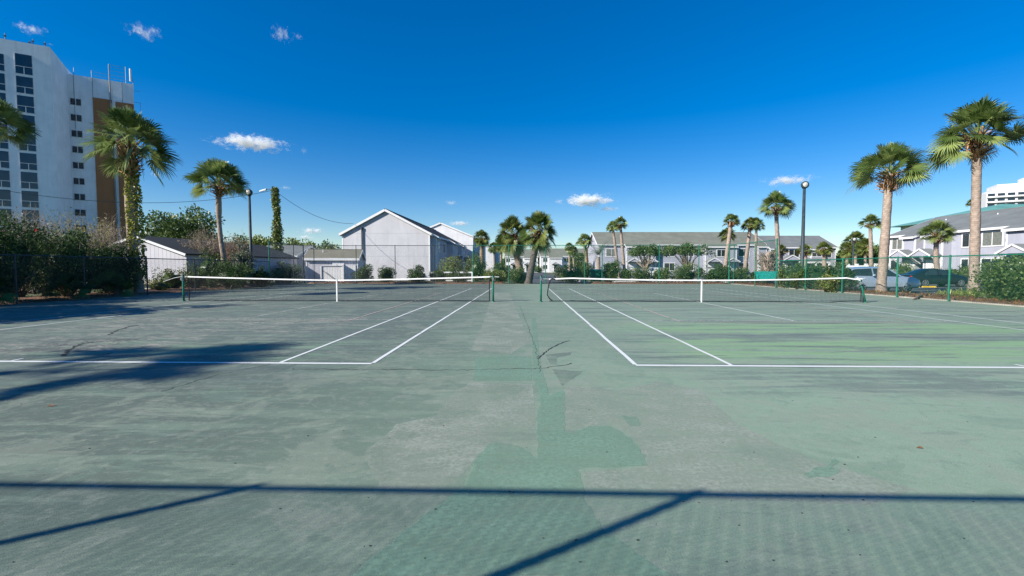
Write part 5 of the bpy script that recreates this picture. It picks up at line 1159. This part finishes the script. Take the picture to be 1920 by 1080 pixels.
# ------------------------------------------------------------------ clouds (volumes far beyond everything)
def cloud_mat(seed, dens, thr):
    m = bpy.data.materials.new('cloud vapour'); m.use_nodes = True; t = NT.__new__(NT); t.m = m; t.t = m.node_tree; t.t.nodes.clear(); t.out = t.n('ShaderNodeOutputMaterial'); t.co = None
    P = t.coord(); ln_ = t.n('ShaderNodeVectorMath'); ln_.operation = 'LENGTH'; t.l(P, ln_.inputs[0])
    n1 = t.noise(2.4, 9, .74, vec=t.mapv(P, (2.0, 1, .8), (seed*3.1, seed, 0)), dist=.3)
    d = t.math('SUBTRACT', t.math('ADD', t.math('MULTIPLY', n1, 3.0), -thr), ln_.outputs['Value'])
    d = t.math('MULTIPLY', t.ss(d, 0, .8), dens); v = t.n('ShaderNodeVolumePrincipled'); v.inputs['Color'].default_value = (1, 1, 1, 1); v.inputs['Anisotropy'].default_value = .0
    t.l(d, v.inputs['Density']); t.l(v.outputs[0], t.out.inputs['Volume']); return m
CL = [(472, 268, 150, 36, .020, 'large flat white cloud right of the ivy wrapped palm'), (1102, 376, 128, 28, .030, 'bright white cloud above the centre right roofs'), (272, 60, 78, 44, .018, 'small cloud high above the tower'), (54, 54, 72, 34, .018, 'small cloud high in the upper left corner'),
      (528, 64, 52, 50, .016, 'small wispy cloud high left of centre'), (558, 68, 34, 22, .010, 'thin wisp beside the small wispy cloud'), (1480, 338, 110, 24, .012, 'thin cloud behind the lamp post on the right'), (586, 433, 56, 18, .022, 'low puff left of the big grey gable'), (574, 445, 44, 12, .02, 'lowest puff left of the big grey gable'), (846, 380, 30, 11, .015, 'tiny puff right of the big grey gable'),
      (862, 419, 56, 13, .018, 'small low cloud over the white gable'), (1141, 392, 56, 13, .016, 'small cloud just below the bright white cloud'), (292, 327, 22, 14, .016, 'tiny puff right of the ivy wrapped palm'), (536, 352, 26, 9, .012, 'faint puff beside the ivy covered pole top'), (1048, 379, 18, 10, .012, 'tiny puff left of the bright white cloud'), (570, 283, 14, 18, .010, 'tiny wisp right of the large flat cloud'), (94, 83, 16, 9, .012, 'tiny wisp above the tower roof')]
for i, (px, py, w, h, dn, lab) in enumerate(CL):
    Z = 2400; p = at(px, py, Z); mb = MB(); mb.ico((0,0,0), 1.0, 1.0, 1.0, random.Random(i), 3, 0); m = cloud_mat(i+1, dn*4.5*(.6 if py < 100 else 1), .98 if py > 100 else 1.12)
    o = mb.build('cloud', m, None, loc=p); k = Z/840/2*1.25; o.scale = (w*k, w*k*.5, h*k); o.rotation_euler = (0, 0, PSI+math.atan2(-(px-960), 840)); tag(o, lab, 'cloud', 'small fair weather clouds')
